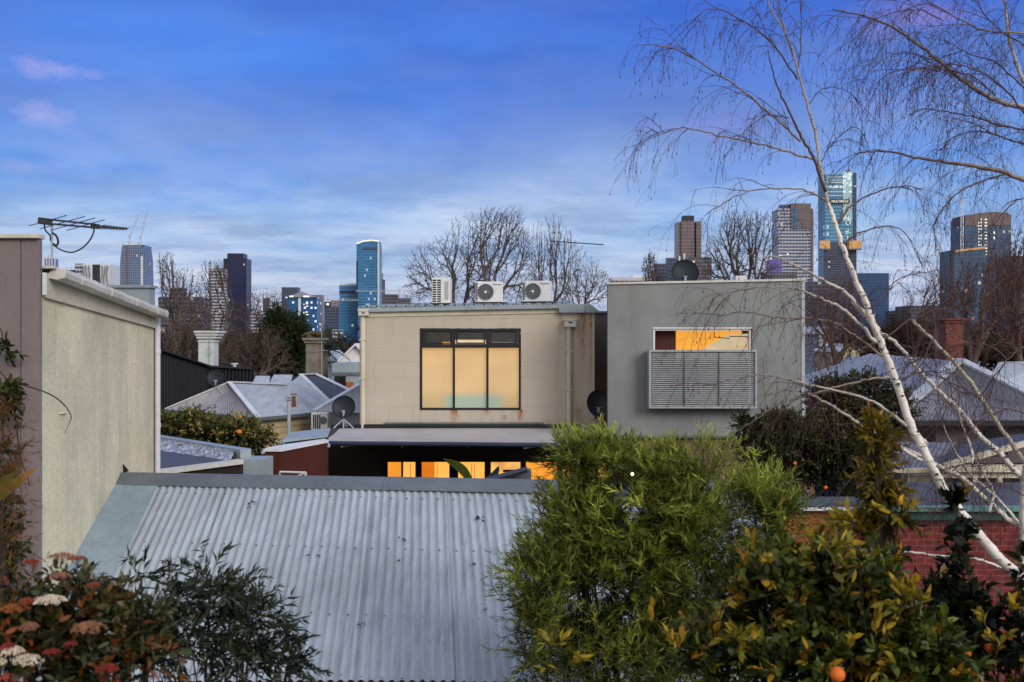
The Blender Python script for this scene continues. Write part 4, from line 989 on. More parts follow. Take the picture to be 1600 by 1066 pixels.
for k in range(26): mb.ball(P(random.uniform(473, 506), random.uniform(520, 528), 38+random.uniform(0, .5)), random.uniform(.06, .13), 6, 4, (1, 1, .7), .3)
M['moss'] = weather('moss', (.09, .075, .04), .95, dirt=.6, dscale=8, fine=20, bump=.5)
mb.build('moss', M['moss'], stc); mb = MB(); mb.tube([P(502.5, 590, 37.9), P(502.5, 508, 37.9)], .015, 5); mb.tube([P(480, 549, 37.9), P(512, 548, 37.9)], .01, 5); mb.build('aerial_pole', M['galv'], stc)
vw = MB(); vw.tube([P(366.5, 577, 38.5), P(366.5, 570, 38.5)], .07, 8); vw.disc(P(366.5, 569.5, 38.5), .14, (0, 0, 1), 10, .05)
tag(vw.build('roof_vent', M['white']), 'little white roof vent above the black cladding', 'vent')
# small houses near the palm
def gable_house(label, px0, px1, yeave, yridge, d, wallm, roofm, ybot=None, dep=6, name='house', overhang=.25):
    t_ = thing(name, label, 'house', PZ((px0+px1)/2, d, 0)); a, b = P(px0, yeave, d), P(px1, yeave, d); r = P((px0+px1)/2, yridge, d)
    mb = MB(); mb.slab([(a.x, d, 0), (b.x, d, 0), (b.x, d, a.z), (r.x, d, r.z), (a.x, d, a.z)], (0, dep, 0)); mb.build('wall', wallm, t_)
    mb = MB(); k = .12
    for q, s_ in ((a, -1), (b, 1)):
        o1 = Vector((q.x+s_*overhang, d-.25, q.z-overhang*(r.z-a.z)/max(.1, r.x-a.x))); mb.slab([o1, (r.x, d-.25, r.z), (r.x, d+dep, r.z), (o1.x, d+dep, o1.z)], (0, 0, k))
    mb.build('roof', roofm, t_); return t_
gable_house('small white gabled cottage end just left of the beige building', 529, 583, 566, 540, 52, M['white'], M['white'])
sh3 = thing('shed', 'blue grey sheet metal shed below the small white gable', 'shed', PZ(540, 42, 0))
mb = MB(); mb.pbox(519, 565, 568, 720, 42, 3); mb.build('wall', M['bluefl'], sh3); mb = MB(); mb.pbox(517, 566, 582, 587, 41.95, 3.1); mb.build('band', M['ridge'], sh3)
mb = MB(); mb.pbox(541, 552, 597, 617, 41.9, .05); mb.build('orange_panel', M['orange_wall'], sh3)
mb = MB(); mb.pbox(523, 540, 588, 612, 41.93, .05); mb.build('window', M['glassdark'], sh3)

# ================================================================ right side: hip roof, chimneys, rear buildings, brick wall
DR = 23.0
hr_ = thing('hip_roofed_house', 'house with grey metal hip roof and pale ridge caps behind the birch trunks', 'house', PZ(1500, 27, 0))
apx = P(1499, 564, 27); er, el = P(1690, 657, DR), P(1392, 657, DR)
M['roof_grey'] = corr_mat('dull_grey_roof', (.19, .185, .20)); M['roof_mid'] = corr_mat('mid_grey_roof', (.30, .32, .35))
mb = MB(); mb.col = (1, 1, 1); ribbed(mb, el, er, apx+Vector((.02, 0, 0)), apx, 44, .012, 4); mb.build('roof', M['roof_grey'], hr_)
mb = MB(); mb.col = (1, 1, 1); bkx = apx+Vector((.5, 8, .1)); ribbed(mb, er, er+Vector((1, 10, 0)), bkx, apx, 10, .01, 4); mb.build('roof', M['roof_grey'], hr_); mb = MB(); ribbed(mb, el+Vector((-1.2, 10, 0)), el, apx, bkx, 10, .01, 4); mb.build('roof', M['roof_mid'], hr_)
mb = MB(); mb.bar(apx+Vector((0, 0, .04)), er+Vector((0, 0, .04)), .32, .07); mb.bar(apx+Vector((0, 0, .04)), el+Vector((0, 0, .04)), .32, .07); mb.build('ridge_cap', M['corr_white'], hr_)
mb = MB(); mb.bar(el+Vector((-.1, -.06, -.06)), er+Vector((0, -.06, -.06)), .14, .12); mb.build('eave_gutter', M['dark'], hr_)
M['plum_wall'] = weather('plum_painted_wall', (.12, .105, .115), .85, dirt=.5, dscale=1.5, fine=25, bump=.2)
mb = MB(); mb.box(el.x+.4, er.x, DR+.35, DR+9, 0, el.z-.06); mb.build('wall', M['plum_wall'], hr_)
for (a, b) in ((1440, 1462), (1540, 1575)): mb = MB(); mb.pbox(a, b, 672, 712, DR+.30, .06); mb.build('window', M['glassdark'], hr_)
chimney('chimney', 'red brick chimney with stepped cap above the grey hip roof', 1478, 1505, 505, 575, 29, M['brick_chimney'], ((5, 497, 501), (2.5, 501.5, 505)))
chimney('chimney', 'pale rendered chimney stack immediately left of the red brick chimney', 1466, 1478, 512, 585, 29.6, M['stone'], ((4, 500, 504), (2, 504.5, 508)))
# far pale roofs each side
for (pl, lb) in (([(1300, 592), (1420, 596), (1440, 566), (1345, 562)], 'pale sheet roof behind the birch left of the grey hip roof'), ([(1535, 615), (1640, 640), (1640, 566), (1560, 568)], 'pale sheet roof right of the grey hip roof ridge')):
    ds = (33, 33, 40, 40); f_ = thing('far_roof_house', lb, 'house', PZ(pl[0][0]+50, 36, 0)); ps = [P(*p, d) for p, d in zip(pl, ds)]
    mb = MB(); mb.slab(ps, (0, 0, .06)); mb.build('roof', M['corr_white'], f_); mb = MB(); mb.slab([(p.x, p.y, 0) for p in ps], (0, 0, ps[0].z-.1)); mb.build('wall', M['brown_brick'], f_)
# lower rear wing with verandah: blue grey skillion, cream beams, posts
vw_ = thing('verandah_wing', 'rear wing with dark skillion roof, cream beams and posts behind the birch', 'building', PZ(1500, 18, 0))
mb = MB(); mb.col = (1, 1, 1); va, vb_, vc_, vd_ = P(1385, 733, 17.5), P(1476, 733, 17.5), P(1500, 692, 20.5), P(1400, 690, 20.5); ribbed(mb, va, vb_, vc_, vd_, 12, .012, 4); mb.build('roof', M['roof_grey'], vw_)
mb = MB(); va, vb_, vc_, vd_ = P(1470, 727, 17), P(1660, 690, 17), P(1660, 672, 20), P(1500, 698, 20); mb.slab([va, vb_, vc_, vd_], (0, 0, .06)); mb.build('roof', M['slate'], vw_)
mb = MB(); mb.pbox(1474, 1660, 727, 738, 16.8, .12); mb.pbox(1465, 1660, 740, 747, 16.9, .12); mb.bar(P(1474, 728, 16.85), P(1620, 688, 16.85), .10, .09); mb.bar(P(1380, 735, 17.3), P(1478, 735, 17.3), .1, .08); mb.build('beam', M['cream_paint'], vw_)
for px in (1563, 1524, 1470, 1640): mb = MB(); mb.pbox(px-3.5, px+3.5, 747, 850, 16.9, .09); mb.build('post', M['cream_paint'], vw_)
mb = MB(); mb.box(P(1440, 0, 18).x, P(1700, 0, 18).x, 18.2, 18.4, 0, P(0, 728, 18).z); mb.build('wall', M['darkwall'], vw_)
mb = MB(); mb.pbox(1418, 1468, 742, 830, 17.4, .2); mb.build('side_panel', M['cream_paint'], vw_)
for (a, b) in ((1480, 1520), (1528, 1558), (1568, 1600)): mb = MB(); mb.pbox(a, b, 748, 840, 18.15, .04); mb.build('window', M['glassdark'], vw_)
# brick outbuilding with teal gutter
bk_ = thing('brick_outbuilding', 'red brick outbuilding with a dark teal gutter behind the lower birch trunk', 'building', PZ(1500, 14.5, 0))
mb = MB(); mb.box(P(1398, 0, 13.7).x, P(1760, 0, 13.7).x, 13.7, 14.9, 0, P(0, 812, 13.7).z); mb.build('wall', M['brick'], bk_)
mb = MB(); mb.pbox(1392, 1760, 799, 813, 13.6, .098); mb.build('fascia', M['teal'], bk_)
mb = MB(); mb.pbox(1390, 1760, 792, 799.5, 13.5, .12); mb.build('gutter', M['teal_light'], bk_)
mb = MB(); mb.slab([P(1392, 796, 13.62), P(1760, 796, 13.62), PZ(1760, 15.0, P(0, 796, 13.62).z+.18), P(1392, 796, 13.62)+Vector((0, 1.38, .18))], (0, 0, -.03)); mb.build('roof', M['slate'], bk_)
sg = thing('sign', 'small white notice with dark lettering fixed to the red brick wall behind the leaves', 'sign', P(1523, 980, 13.6))
mb = MB(); mb.pbox(1516, 1532, 944, 982, 13.64, .03); mb.build('board', M['white'], sg)
cu = bpy.data.curves.new('txt', 'FONT'); cu.body = 'OM'; cu.size = .10; cu.extrude = .001; cu.align_x = 'CENTER'
o = bpy.data.objects.new('txt', cu); COL.objects.link(o); bpy.context.view_layer.update(); me = bpy.data.meshes.new_from_object(o.evaluated_get(bpy.context.evaluated_depsgraph_get())); bpy.data.objects.remove(o)
me.materials.clear(); me.materials.append(M['dark']); o = bpy.data.objects.new('lettering', me); COL.objects.link(o); o.parent = sg; o.rotation_euler = (math.pi/2, 0, 0); o.location = (.005, .035, P(0, 974, 13.6).z-P(0, 980, 13.6).z)
# orange wall
ow = thing('orange_wall_building', 'orange rendered wall with grey sheet roof edge below the dark hedge', 'building', PZ(1320, 15, 0))
mb = MB(); mb.pbox(1225, 1392, 797, 1100, 14.6, .25); mb.build('wall', M['orange_wall'], ow)
mb = MB(); mb.slab([P(1222, 796, 14.5), P(1394, 796, 14.5), P(1390, 776, 16.5), P(1222, 776, 16.5)], (0, 0, -.04)); mb.build('roof', M['ridge'], ow)
mb = MB(); mb.pbox(1222, 1394, 794, 798, 14.45, .06); mb.build('roof_edge', M['white'], ow)
mb = MB(); mb.bar(P(1358, 775, 14.2), P(1372, 800, 14.2), .10, .03); tag(mb.build('loose_panel', M['bluefl']), 'pale tilted metal strip leaning on the orange wall roof edge', 'panel')

# ================================================================ skyline
def tower(name, label, x0, x1, ytop, d, mat, dep=None, cap=None, parts=()):
    t_ = thing(name, label, 'skyscraper' if ytop < 455 else 'building', PZ((x0+x1)/2, d, 0)); a, b = P(x0, 0, d).x, P(x1, 0, d).x; dep = dep or (b-a)*.8
    mb = MB(); mb.box(a, b, d, d+dep, 0, P(0, ytop, d).z); mb.build('tower', mat, t_)
    for (nm, px0, px1, y0, y1, off, dp_, mm) in parts: mb = MB(); mb.pbox(px0, px1, y0, y1, d-off, dp_); mb.build(nm, mm, t_)
    return t_
glB = facade('blue_glass', (.030, .125, .27), (.06, .20, .38), 7.5, 6, .05, sf=.25, vf=.12, litc=(.8, .9, 1))
glB2 = facade('deep_blue_glass', (.016, .075, .20), (.03, .11, .26), 7, 7, .10, lits=1.3, sf=.3, vf=.14, litc=(.75, .85, 1))
glN = facade('navy_glass', (.012, .016, .055), (.022, .026, .075), 7, 5, .015, lits=.7, sf=.3, vf=.25)
grW = facade('white_banded', (.05, .055, .09), (.42, .42, .46), 8, 6, .05, sf=.45, vf=.1)
brn = facade('brown_concrete', (.04, .045, .065), (.12, .108, .135), 7, 6, .02, sf=.45, vf=.3)
pnk = facade('pinkish_concrete', (.12, .10, .14), (.26, .20, .24), 6, 7, .04, sf=.4, vf=.3)
grD = facade('dark_grey_block', (.03, .045, .085), (.075, .085, .125), 7, 8, .03, sf=.4, vf=.2)
tl = facade('teal_glass', (.05, .17, .32), (.14, .33, .48), 10, 8, .07, litc=(.9, 1, 1), sf=.28, vf=.1)
glC = facade('bronze_teal_glass', (.03, .085, .17), (.07, .095, .15), 9, 9, .03, sf=.25, vf=.15)
whC = weather('white_panel', (.62, .66, .70), .5, dirt=.15, dscale=.02, fine=.3, bump=0); gry = weather('tower_grey', (.25, .24, .26), .8, dirt=.3, dscale=.02, fine=.2, bump=0)
drk = weather('tower_dark', (.03, .03, .045), .6, dirt=.3, dscale=.02, fine=.2, bump=0); brw = weather('tower_brown', (.16, .125, .135), .7, dirt=.3, dscale=.02, fine=.2, bump=0)
crane_m = weather('crane_paint', (.45, .42, .45), .6, dirt=.2, dscale=.1, fine=1, bump=0)
litW = emis('lit_window_white', (1, .92, .75), 1.0); litO = emis('lit_site_orange', (.60, .33, .10), .75, .5, .08)
litP = emis('lit_purple', (.16, .12, .42), .5, .7, .12)
tower('city_building', 'low white curved building with a dark central panel above the cream gutter', 129, 171, 413, 1100, whC, dep=30, parts=(('dark_panel', 144.5, 156, 413.5, 470, .5, 2, drk), ('side_block', 117, 129, 412, 470, -2, 25, grW), ('side_block', 108, 117, 422, 470, -4, 20, glN)))
mbw = MB()
for k, x in enumerate((131.5, 135, 139, 159, 163.5, 168)): mbw.tube([P(x+1.2*math.sin(y*.16+k), y, 1098.5) for y in range(415, 470, 4)], .7, 4)
mbw.build('facade_fin', gry, bpy.data.objects['city_building'])
# tapering tower under construction with cranes
tt_ = thing('tapered_skyscraper', 'tapering blue glass skyscraper under construction, cranes on top, behind the cream house', 'skyscraper', PZ(206, 2100, 0))
mb = MB(); d = 2100
prof_ = [(620, 186, 228), (445, 186, 228), (405, 188, 227), (386, 190.5, 224.5), (383, 192, 224.5)]
for i in range(len(prof_)-1):
    (ya, a0q, a1q), (yb, b0q, b1q) = prof_[i], prof_[i+1]
    lo = [P(a0q, ya, d), P(a1q, ya, d)]; hi = [P(b0q, yb, d), P(b1q, yb, d)]
    mb.slab([lo[0], lo[1], hi[1], hi[0]], (0, 45, 0))
mb.build('tower', facade('pale_blue_glass', (.05, .10, .21), (.20, .24, .34), 9, 8, .03, sf=.22, vf=.25), tt_)
mb = MB(); mb.slab([P(197, 620, d-1), P(200.5, 620, d-1), P(200.5, 386, d-1), P(197, 386, d-1)], (0, 2, 0)); mb.build('hoist', brw, tt_)
mb = MB(); mb.slab([P(220, 620, d-1), P(223, 620, d-1), P(223, 400, d-1), P(220, 400, d-1)], (0, 2, 0)); mb.build('pale_strip', whC, tt_)
mb = MB(); mb.pbox(200, 214, 378.5, 383, d+4, 20); mb.pbox(190, 192, 378, 386, d, 3); mb.pbox(221.5, 224, 380, 386, d, 3); mb.build('crown', whC, tt_)
def crane(label, segs, d, col=None, w=1.6):
    mb = MB()
    for a, b in segs:
        a, b = P(*a, d), P(*b, d); n_ = max(2, int((b-a).length/(w*1.8))); px_ = Vector((b.z-a.z, 0, -(b.x-a.x))).normalized()*w*.5
        for s_ in (-1, 1): mb.bar(a+px_*s_, b+px_*s_, w*.22)
        for i in range(n_): p, q = a.lerp(b, i/n_), a.lerp(b, (i+1)/n_); mb.bar(p+px_*(1 if i % 2 else -1), q-px_*(1 if i % 2 else -1), w*.16)
    return tag(mb.build('tower_crane', col or crane_m), label, 'crane')
crane('slim raised jib crane on the right side of the tapering tower', [((220, 382), (219.5, 371)), ((219.5, 373), (229.5, 332)), ((219.5, 372), (216, 370))], 2098, w=2.8)
crane('slim raised jib crane on the left side of the tapering tower', [((202.5, 380), (202.5, 370)), ((202.5, 371), (217, 335)), ((202.5, 371), (199, 369))], 2098, w=2.4)
cb = thing('city_building', 'lilac lit construction tower top right beside the brown parapet wall', 'building', PZ(76, 2000, 0))
mb = MB(); mb.pbox(68, 84, 404, 600, 2000, 20); mb.build('tower', litP, cb); mb = MB()
for x in (69, 73, 77, 81.5, 86): mb.bar(P(x, 416, 1999), P(x, 396+random.random()*8, 1999), 1.6)
mb.bar(P(75.5, 404, 1999), P(73, 388, 1999), 1.8); mb.build('scaffold_mast', whC, cb)
tower('city_building', 'dull brown block behind the bare tree right of the downpipe', 247, 312, 464, 900, brn, parts=(('roof_plant', 266, 285, 450, 464, -3, 12, brn),))
tower('city_building', 'white banded tower just left of the dark navy skyscraper', 326, 350, 420, 1500, grW, parts=(('crown', 331, 340, 416, 420, 0, 10, whC),))
tower('skyscraper', 'dark navy skyscraper with stepped notched top', 349, 385, 404, 1600, glN, parts=(('crown', 355, 380, 396, 404, -2, 25, glN), ('side_bay', 350, 353, 405, 600, 1.5, 3, drk)))
tower('city_building', 'small blue grey tower behind the pyramid roofed building', 440, 465, 449, 2200, grD)
tower('city_building', 'thin pale building left of the blue tower with pyramid roof', 411, 420, 466, 2300, brn)
tower('city_building', 'low pale block with lit strip behind the dark conifer', 392, 412, 488, 1500, grW)
pt = tower('pyramid_roof_tower', 'blue glass building with white pyramid roof and lit central windows', 446, 495, 464, 1500, glB2, dep=35, parts=(('centre_bay', 466, 470, 464, 560, 1.5, 3, whC), ('dark_bay', 470, 490, 466, 560, 1.2, 3, glB2)))
mb = MB(); a = [P(449, 466, 1498), P(494, 464, 1498), P(490, 460, 1530), P(455, 460, 1530)]; ap = P(471, 455.5, 1515)
mb.add([P(449, 464.5, 1496), P(495, 464.5, 1496), P(495, 464.5, 1535), P(449, 464.5, 1535), ap], [(0, 1, 4), (1, 2, 4), (2, 3, 4), (3, 0, 4)]); mb.build('pyramid_roof', gry, pt)
mb = MB()
for (x, y, w_) in ((478, 474, 3), (478, 478, 3), (477, 487, 3.5), (477.5, 491, 4), (477, 500, 4), (474, 475, 1.5), (474, 488, 1.5)): mb.pbox(x, x+w_, y, y+1.5, 1496.5, 2)
mb.pbox(452, 458, 462, 464.5, 1495.8, 2); mb.pbox(474, 483, 462, 464.5, 1495.8, 2); mb.build('lit_window', litW, pt)
tower('city_building', 'pinkish tower immediately right of the pyramid roofed building', 485, 504, 461, 1700, pnk)
tower('city_building', 'grey ribbed office block with small red roof sign between the blue towers', 507, 527, 480, 1400, grD, parts=(('roof_sign', 507, 516, 472, 480, 0, 6, drk), ('pale_block', 516, 528, 470, 480, -4, 10, pnk), ('sign_light', 510, 514, 474, 477, .8, 1, litW)))
tower('city_building', 'low pale flat block at the foot of the blue towers', 520, 534, 515, 1200, grW)
tower('city_building', 'blue glass building with pale edged top attached to the tallest left hand tower', 530, 557, 446, 1500, glB, parts=(('dark_band', 531, 556.5, 455, 458, .6, 2, drk), ('crown', 530, 557, 443, 446, .2, 20, whC)))
bt = tower('skyscraper', 'tall blue glass skyscraper with bright curved crown left of the bare trees', 557, 592, 384, 1480, glB, dep=34, parts=(('corner_strip', 590, 592.4, 379, 600, .6, 2, whC), ('dark_edge', 556.6, 559, 408, 600, .6, 2, glN)))
mb = MB(); mb.slab([P(557, 384, 1480), P(592, 384, 1480), P(592, 377, 1480), P(580, 376, 1480), P(567, 377.5, 1480), P(557, 381.5, 1480)], (0, 30, 0)); mb.build('upper_tower', glB, bt)
mb = MB(); mb.tube([P(557.5, 381, 1478.6), P(567, 377.3, 1478.6), P(580, 375.8, 1478.6), P(592, 377, 1478.6)], 1.0, 5); mb.build('crown', litW, bt)
mb = MB(); mb.pbox(567, 589, 387, 390, 1478.8, 2); mb.build('dark_band', grD, bt)
tower('city_building', 'slim grey unfinished tower just right of the tall blue skyscraper', 593, 601, 437, 1700, brn, parts=(('top_frame', 593, 598, 427, 437, -2, 6, gry),))
tower('city_building', 'brown block low on the skyline right of the slim unfinished tower', 601, 622, 460, 1300, brn); tower('city_building', 'low brown block behind the leftmost air conditioner tree', 622, 641, 466, 1250, brn)
tower('city_building', 'low dark block at the foot of the central bare trees', 641, 700, 474, 1250, grD)
crane('crane with a long level white jib across the blue towers', [((505, 468), (560, 469)), ((512, 480), (512, 462))], 1470, w=2.2)
crane('crane with a level jib in front of the low brown blocks', [((556, 454.5), (640, 455)), ((624, 474), (624, 448))], 1290, w=1.9)
crane('small raised jib crane beside the top of the tall blue skyscraper', [((597, 428), (597, 410)), ((597, 416), (601, 395))], 1690, w=1.6)
# right side towers
bt2 = thing('skyscraper', 'brown fluted skyscraper with a dark box on its roof', 'skyscraper', PZ(1077, 1500, 0))
mb = MB(); d = 1500
for (x0, x1, off, yt, mm) in ((1058, 1065, 3, 347, 0), (1065, 1085, 0, 345, 0), (1088, 1096, 3, 346, 0)): mb.pbox(x0, x1, yt, 600, d+off, 26)
mb.build('tower', facade('brown_tower', (.10, .08, .10), (.19, .155, .17), 9, 4, .01, sf=.3, vf=.35), bt2)
mb = MB(); mb.pbox(1085, 1088, 347, 600, d+6, 20); mb.build('dark_recess', drk, bt2); mb = MB(); mb.pbox(1067.5, 1084.5, 337, 345, d+5, 16); mb.build('roof_box', drk, bt2)
mb = MB(); mb.pbox(1068, 1070, 396, 440, d-1, 2); mb.pbox(1060.5, 1063, 400, 440, d-1, 3); mb.build('pale_column', whC, bt2)
tower('city_building', 'dark stepped block left of the rooftop dish', 1024, 1042, 412, 1100, grD); tower('city_building', 'dark block directly behind the rooftop dish', 1042, 1060, 403, 1120, grD)
tower('city_building', 'brown dark block right of the fluted brown skyscraper', 1076, 1112, 402, 1050, brn, parts=(('roof_lamp', 1083, 1085, 408, 410, .8, 1, litW),))
tower('city_building', 'low white ribbed building on the left end of the grey box roofline', 955, 1012, 434, 600, grW, dep=12, parts=(('roof_plant', 988, 1005, 430.5, 434, -1, 4, whC),))
gt = tower('skyscraper', 'grey concrete apartment tower with blank upper face and ribbed balconies', 1216, 1271, 326, 1400, facade('ribbed_apartments', (.04, .075, .14), (.36, .37, .43), 8, 9, .05, sf=.45, vf=.12), dep=34, parts=(('blank_face', 1236, 1267, 318, 357, 1.5, 20, brw), ('roof_plant', 1220, 1235, 320, 326, -3, 12, grD), ('side_edge', 1267.5, 1270.8, 326, 620, 1.2, 6, brw), ('window_column', 1241, 1246, 324, 357, 2.2, 1.5, glB)))
pb = tower('city_building', 'dark lower block lit with purple light in front of the grey apartment tower', 1198, 1245, 425, 900, brn, parts=(('purple_light', 1201, 1222, 406, 426, .5, 8, litP), ('lamp', 1230, 1232, 396, 398, 0, 1, litW), ('lamp', 1219, 1220.5, 398, 400, 0, 1, litW)))
mt = tower('skyscraper', 'tallest blue green glass skyscraper with builder name band, behind the birch trunk', 1289, 1338, 272, 1600, tl, dep=36, parts=(('bright_bay', 1317, 1331, 268, 345, 1.5, 3, facade('sparkling_glass', (.30, .46, .52), (.48, .66, .70), 6, 5, .3, litc=(.9, 1, 1), lits=.6, sf=.25, vf=.15)), ('corner_edge', 1334, 1338.4, 270, 620, 1.2, 3, grD), ('dark_lower', 1288, 1334, 378, 620, 1.8, 4, grD), ('roof_plant', 1322, 1330, 266, 270, -4, 8, brw)))
mb = MB()
for k, y in enumerate((276, 281, 285, 292, 299, 305)): mb.pbox(1292, 1317, y, y+1.2, 1599, 1.5)
mb.build('bright_band', whC, mt)
mb = MB()
for k in range(22): x = random.choice((1321, 1324, 1327))+random.random(); y = random.uniform(340, 374); mb.pbox(x, x+1.3, y, y+1.3, 1598.8, 1.4)
for k in range(14): x = 1294+k*1.6; mb.pbox(x, x+.9, 290+random.random()*2, 292+random.random()*2, 1598.5, 1.4)
mb.build('lit_window', litW, mt)
mb = MB(); mb.pbox(1297, 1328, 311.5, 317.5, 1596.5, 3); sb_ = mb.build('sign_band', drk, mt)
cu = bpy.data.curves.new('txt', 'FONT'); cu.body = 'MULTIPLEX'; cu.size = 5.6; cu.extrude = .05; cu.align_x = 'CENTER'
o = bpy.data.objects.new('txt', cu); COL.objects.link(o); bpy.context.view_layer.update(); me = bpy.data.meshes.new_from_object(o.evaluated_get(bpy.context.evaluated_depsgraph_get())); bpy.data.objects.remove(o)
me.materials.clear(); me.materials.append(litW); o = bpy.data.objects.new('lettering', me); COL.objects.link(o); o.parent = sb_; o.rotation_euler = (math.pi/2, 0, 0); q = P(1312.5, 316.6, 1596.3); o.location = q-Vector(W[mt.name])
for x0, x1, lb in ((1283, 1297, 'warm lit site cabin on the left side of the glass skyscraper'), (1327, 1346, 'warm lit site cabin on the right side of the glass skyscraper')):
    mb = MB(); mb.pbox(x0, x1, 376, 388, 1585, 9); t_ = thing('site_cabin', lb, 'cabin', P((x0+x1)/2, 388, 1585), 'site cabins on the skyscraper'); mb.build('cabin', litO, t_); mb = MB(); mb.pbox(x0-.6, x1+.6, 388, 390, 1584, 11); mb.build('platform', gry, t_)
tower('city_building', 'plain deep blue glass block right of the main birch trunk', 1340, 1389, 427, 1200, facade('plain_blue', (.015, .05, .13), (.03, .075, .17), 6, 5, .01, sf=.3, vf=.3))
tower('city_building', 'small dark block beside the plain deep blue block', 1389, 1408, 486, 1150, grD); tower('city_building', 'dim block at the foot of the glass skyscraper', 1262, 1300, 440, 1000, grD)
ct = tower('skyscraper', 'curved bronze glass tower with vertical rows of lights at the far right', 1508, 1580, 340, 1500, glC, dep=50, parts=(('blank_crown', 1508, 1580, 336, 352, 1.0, 45, brw),))
mb = MB(); mb.slab([P(1508, 337, 1500), P(1580, 337, 1500), P(1574, 332.5, 1500), P(1552, 331, 1500), P(1530, 333, 1500)], (0, 40, 0)); mb.build('curved_top', brw, ct)
mb = MB()
for x in (1529, 1532.5, 1539, 1541): 
    for y in range(342, 400, 5): 
        if random.random() < .8: mb.pbox(x, x+1.3, y, y+2, 1498.4, 1)
for y in (362, 370): mb.pbox(1553, 1554.5, y, y+4, 1498.4, 1)
mb.build('lit_window', litW, ct)
ct2 = tower('city_building', 'shorter glass tower with a tan slanted top left of the curved bronze tower', 1486, 1540, 391, 1300, glC, dep=35, parts=(('dark_corner', 1486, 1491, 391, 600, .6, 3, drk),))
mb = MB(); mb.slab([P(1494, 394, 1298), P(1540, 388, 1298), P(1540, 385, 1298), P(1494, 391, 1298)], (0, 15, 0)); mb.build('slanted_top', litO, ct2)
crane('white lattice crane mast left of the curved bronze tower', [((1503, 392), (1503.5, 316)), ((1498, 315), (1508, 314))], 1290, w=3.2, col=whC)
tower('city_building', 'mid height dark block below the curved bronze tower', 1420, 1486, 478, 1100, grD); tower('city_building', 'grey brown block at the right edge of the skyline', 1580, 1640, 400, 1400, brn)
# ================================================================ trees
def grow(mbs, start, dirn, tips, r0, lim, colr, sag=0, ex=.44):
    """split a set of tip points again and again: a branch leads to each group"""
    stack = [(Vector(start), Vector(dirn), tips)]
    ends = []
    while stack:
        s, dv, tp = stack.pop(); n = len(tp); c = Vector(tp.mean(0)); L = (c-s).length
        r = r0*n**ex
        if n == 1:
            e_ = Vector(tp[0]); m = s.lerp(e_, .5)+Vector(rng.normal(size=3)*L*.06)+Vector((0, 0, sag*L)); ends.append((s, m, e_))
            mbs[1].col = colr[1]; mbs[1].tube([s, m, e_], [r, r*.75, r*.4], 3, cap=False)
            for q in range(2):
                e2 = s.lerp(e_, .3+.35*q)+((e_-s).normalized()*.6+Vector(rng.normal(size=3)*.45)+Vector((0, 0, .35)))*L*.42
                mbs[1].tube([s.lerp(m, .5+.5*q), e2], [r*.6, r*.35], 3, cap=False)
            continue
        f = .30 if n > 40 else .42
        node = s+(c-s)*f+Vector(rng.normal(size=3)*L*.045)+dv*L*.06
        k = 0 if n > lim else 1; mbs[k].col = colr[0] if n > lim*.3 else colr[1]
        m = s.lerp(node, .5)+dv*L*f*.10
        mbs[k].tube([s, m, node], [r, (r+r0*(n*.8)**ex)/2, r0*(n*.72)**ex], 7 if n > 60 else (4 if n > 8 else 3), cap=False)
        v = tp-np.array(node); v = unit(v); a = unit(rng.normal(size=3)); mean = unit(v.mean(0)); a = unit(a-mean*a.dot(mean))
        # main spread axis
        if n > 3:
            cv = np.cov((v-mean).T)+np.eye(3)*1e-9; w_, U = np.linalg.eigh(cv); a = unit(U[:, 2]+a*.45)
        pr_ = v.dot(a); th = np.quantile(pr_, random.uniform(.35, .65)); g1 = tp[pr_ <= th]; g2 = tp[pr_ > th]
        nd = (node-s).normalized()
        for g_ in (g1, g2):
            if len(g_): stack.append((node, nd, g_))
    return ends
def bare_tree(label, px, d, ytop, blobs, ntips, r0=.006, fork=.28, colr=((.14, .115, .105), (.075, .050, .045)), pods=900, lim=25, group='bare winter trees', podc=(.07, .045, .035), podsize=.075, name='bare_tree', x_off=0):
    """blobs: crown lobes as (px, py, rx px, ry px)"""
    base = PZ(px, d, 0); t_ = thing(name, label, 'tree', base, group); tips = []
    w = np.array([b[2]*b[3] for b in blobs], float); w /= w.sum()
    for b in rng.choice(len(blobs), ntips, p=w):
        x, y, rx, ry = blobs[b]; v = unit(rng.normal(size=3))*rng.random()**(1/2.6)
        c = P(x, y, d); k = d/F; tips.append((c.x+v[0]*rx*k*(1+.15*math.sin(v[2]*9)), c.y+v[1]*rx*k*.8, c.z+v[2]*ry*k))
    tips = np.array(tips); fz = base.z + (tips[:, 2].max())*fork
    mbs = [MB(), MB()]; f = Vector((base.x+random.uniform(-.2, .2), base.y, fz)); mbs[0].col = colr[0]
    r0 *= .85; ntips = int(ntips*1.75); rt = r0*ntips**.44; mbs[0].tube([base, base.lerp(f, .5)+Vector((random.uniform(-.1, .1), 0, 0)), f], [rt*1.3, rt*1.1, rt], 8)
    ends = grow(mbs, f, (0, 0, 1), tips, r0, lim, colr)
    mbs[0].build('trunk', M['bark'], t_, smooth=True); mbs[1].build('twigs', M['bark'], t_)
    if pods:
        ii = rng.choice(len(ends), min(pods, len(ends)*3)); C = np.array([tuple(ends[i][2].lerp(ends[i][1], random.random()*.9)) for i in ii])
        N = len(C); leaves_mesh('hanging_seeds', C, rng.normal(size=(N, 3))*.5+np.array([0, 0, -.5]), rng.uniform(.6, 1.4, N)*podsize, rng.uniform(.5, .9, N)*podsize, np.array(podc)*rng.uniform(.6, 1.5, (N, 1)), M['leafdry'], t_)['kind'] = 'stuff'
    return t_
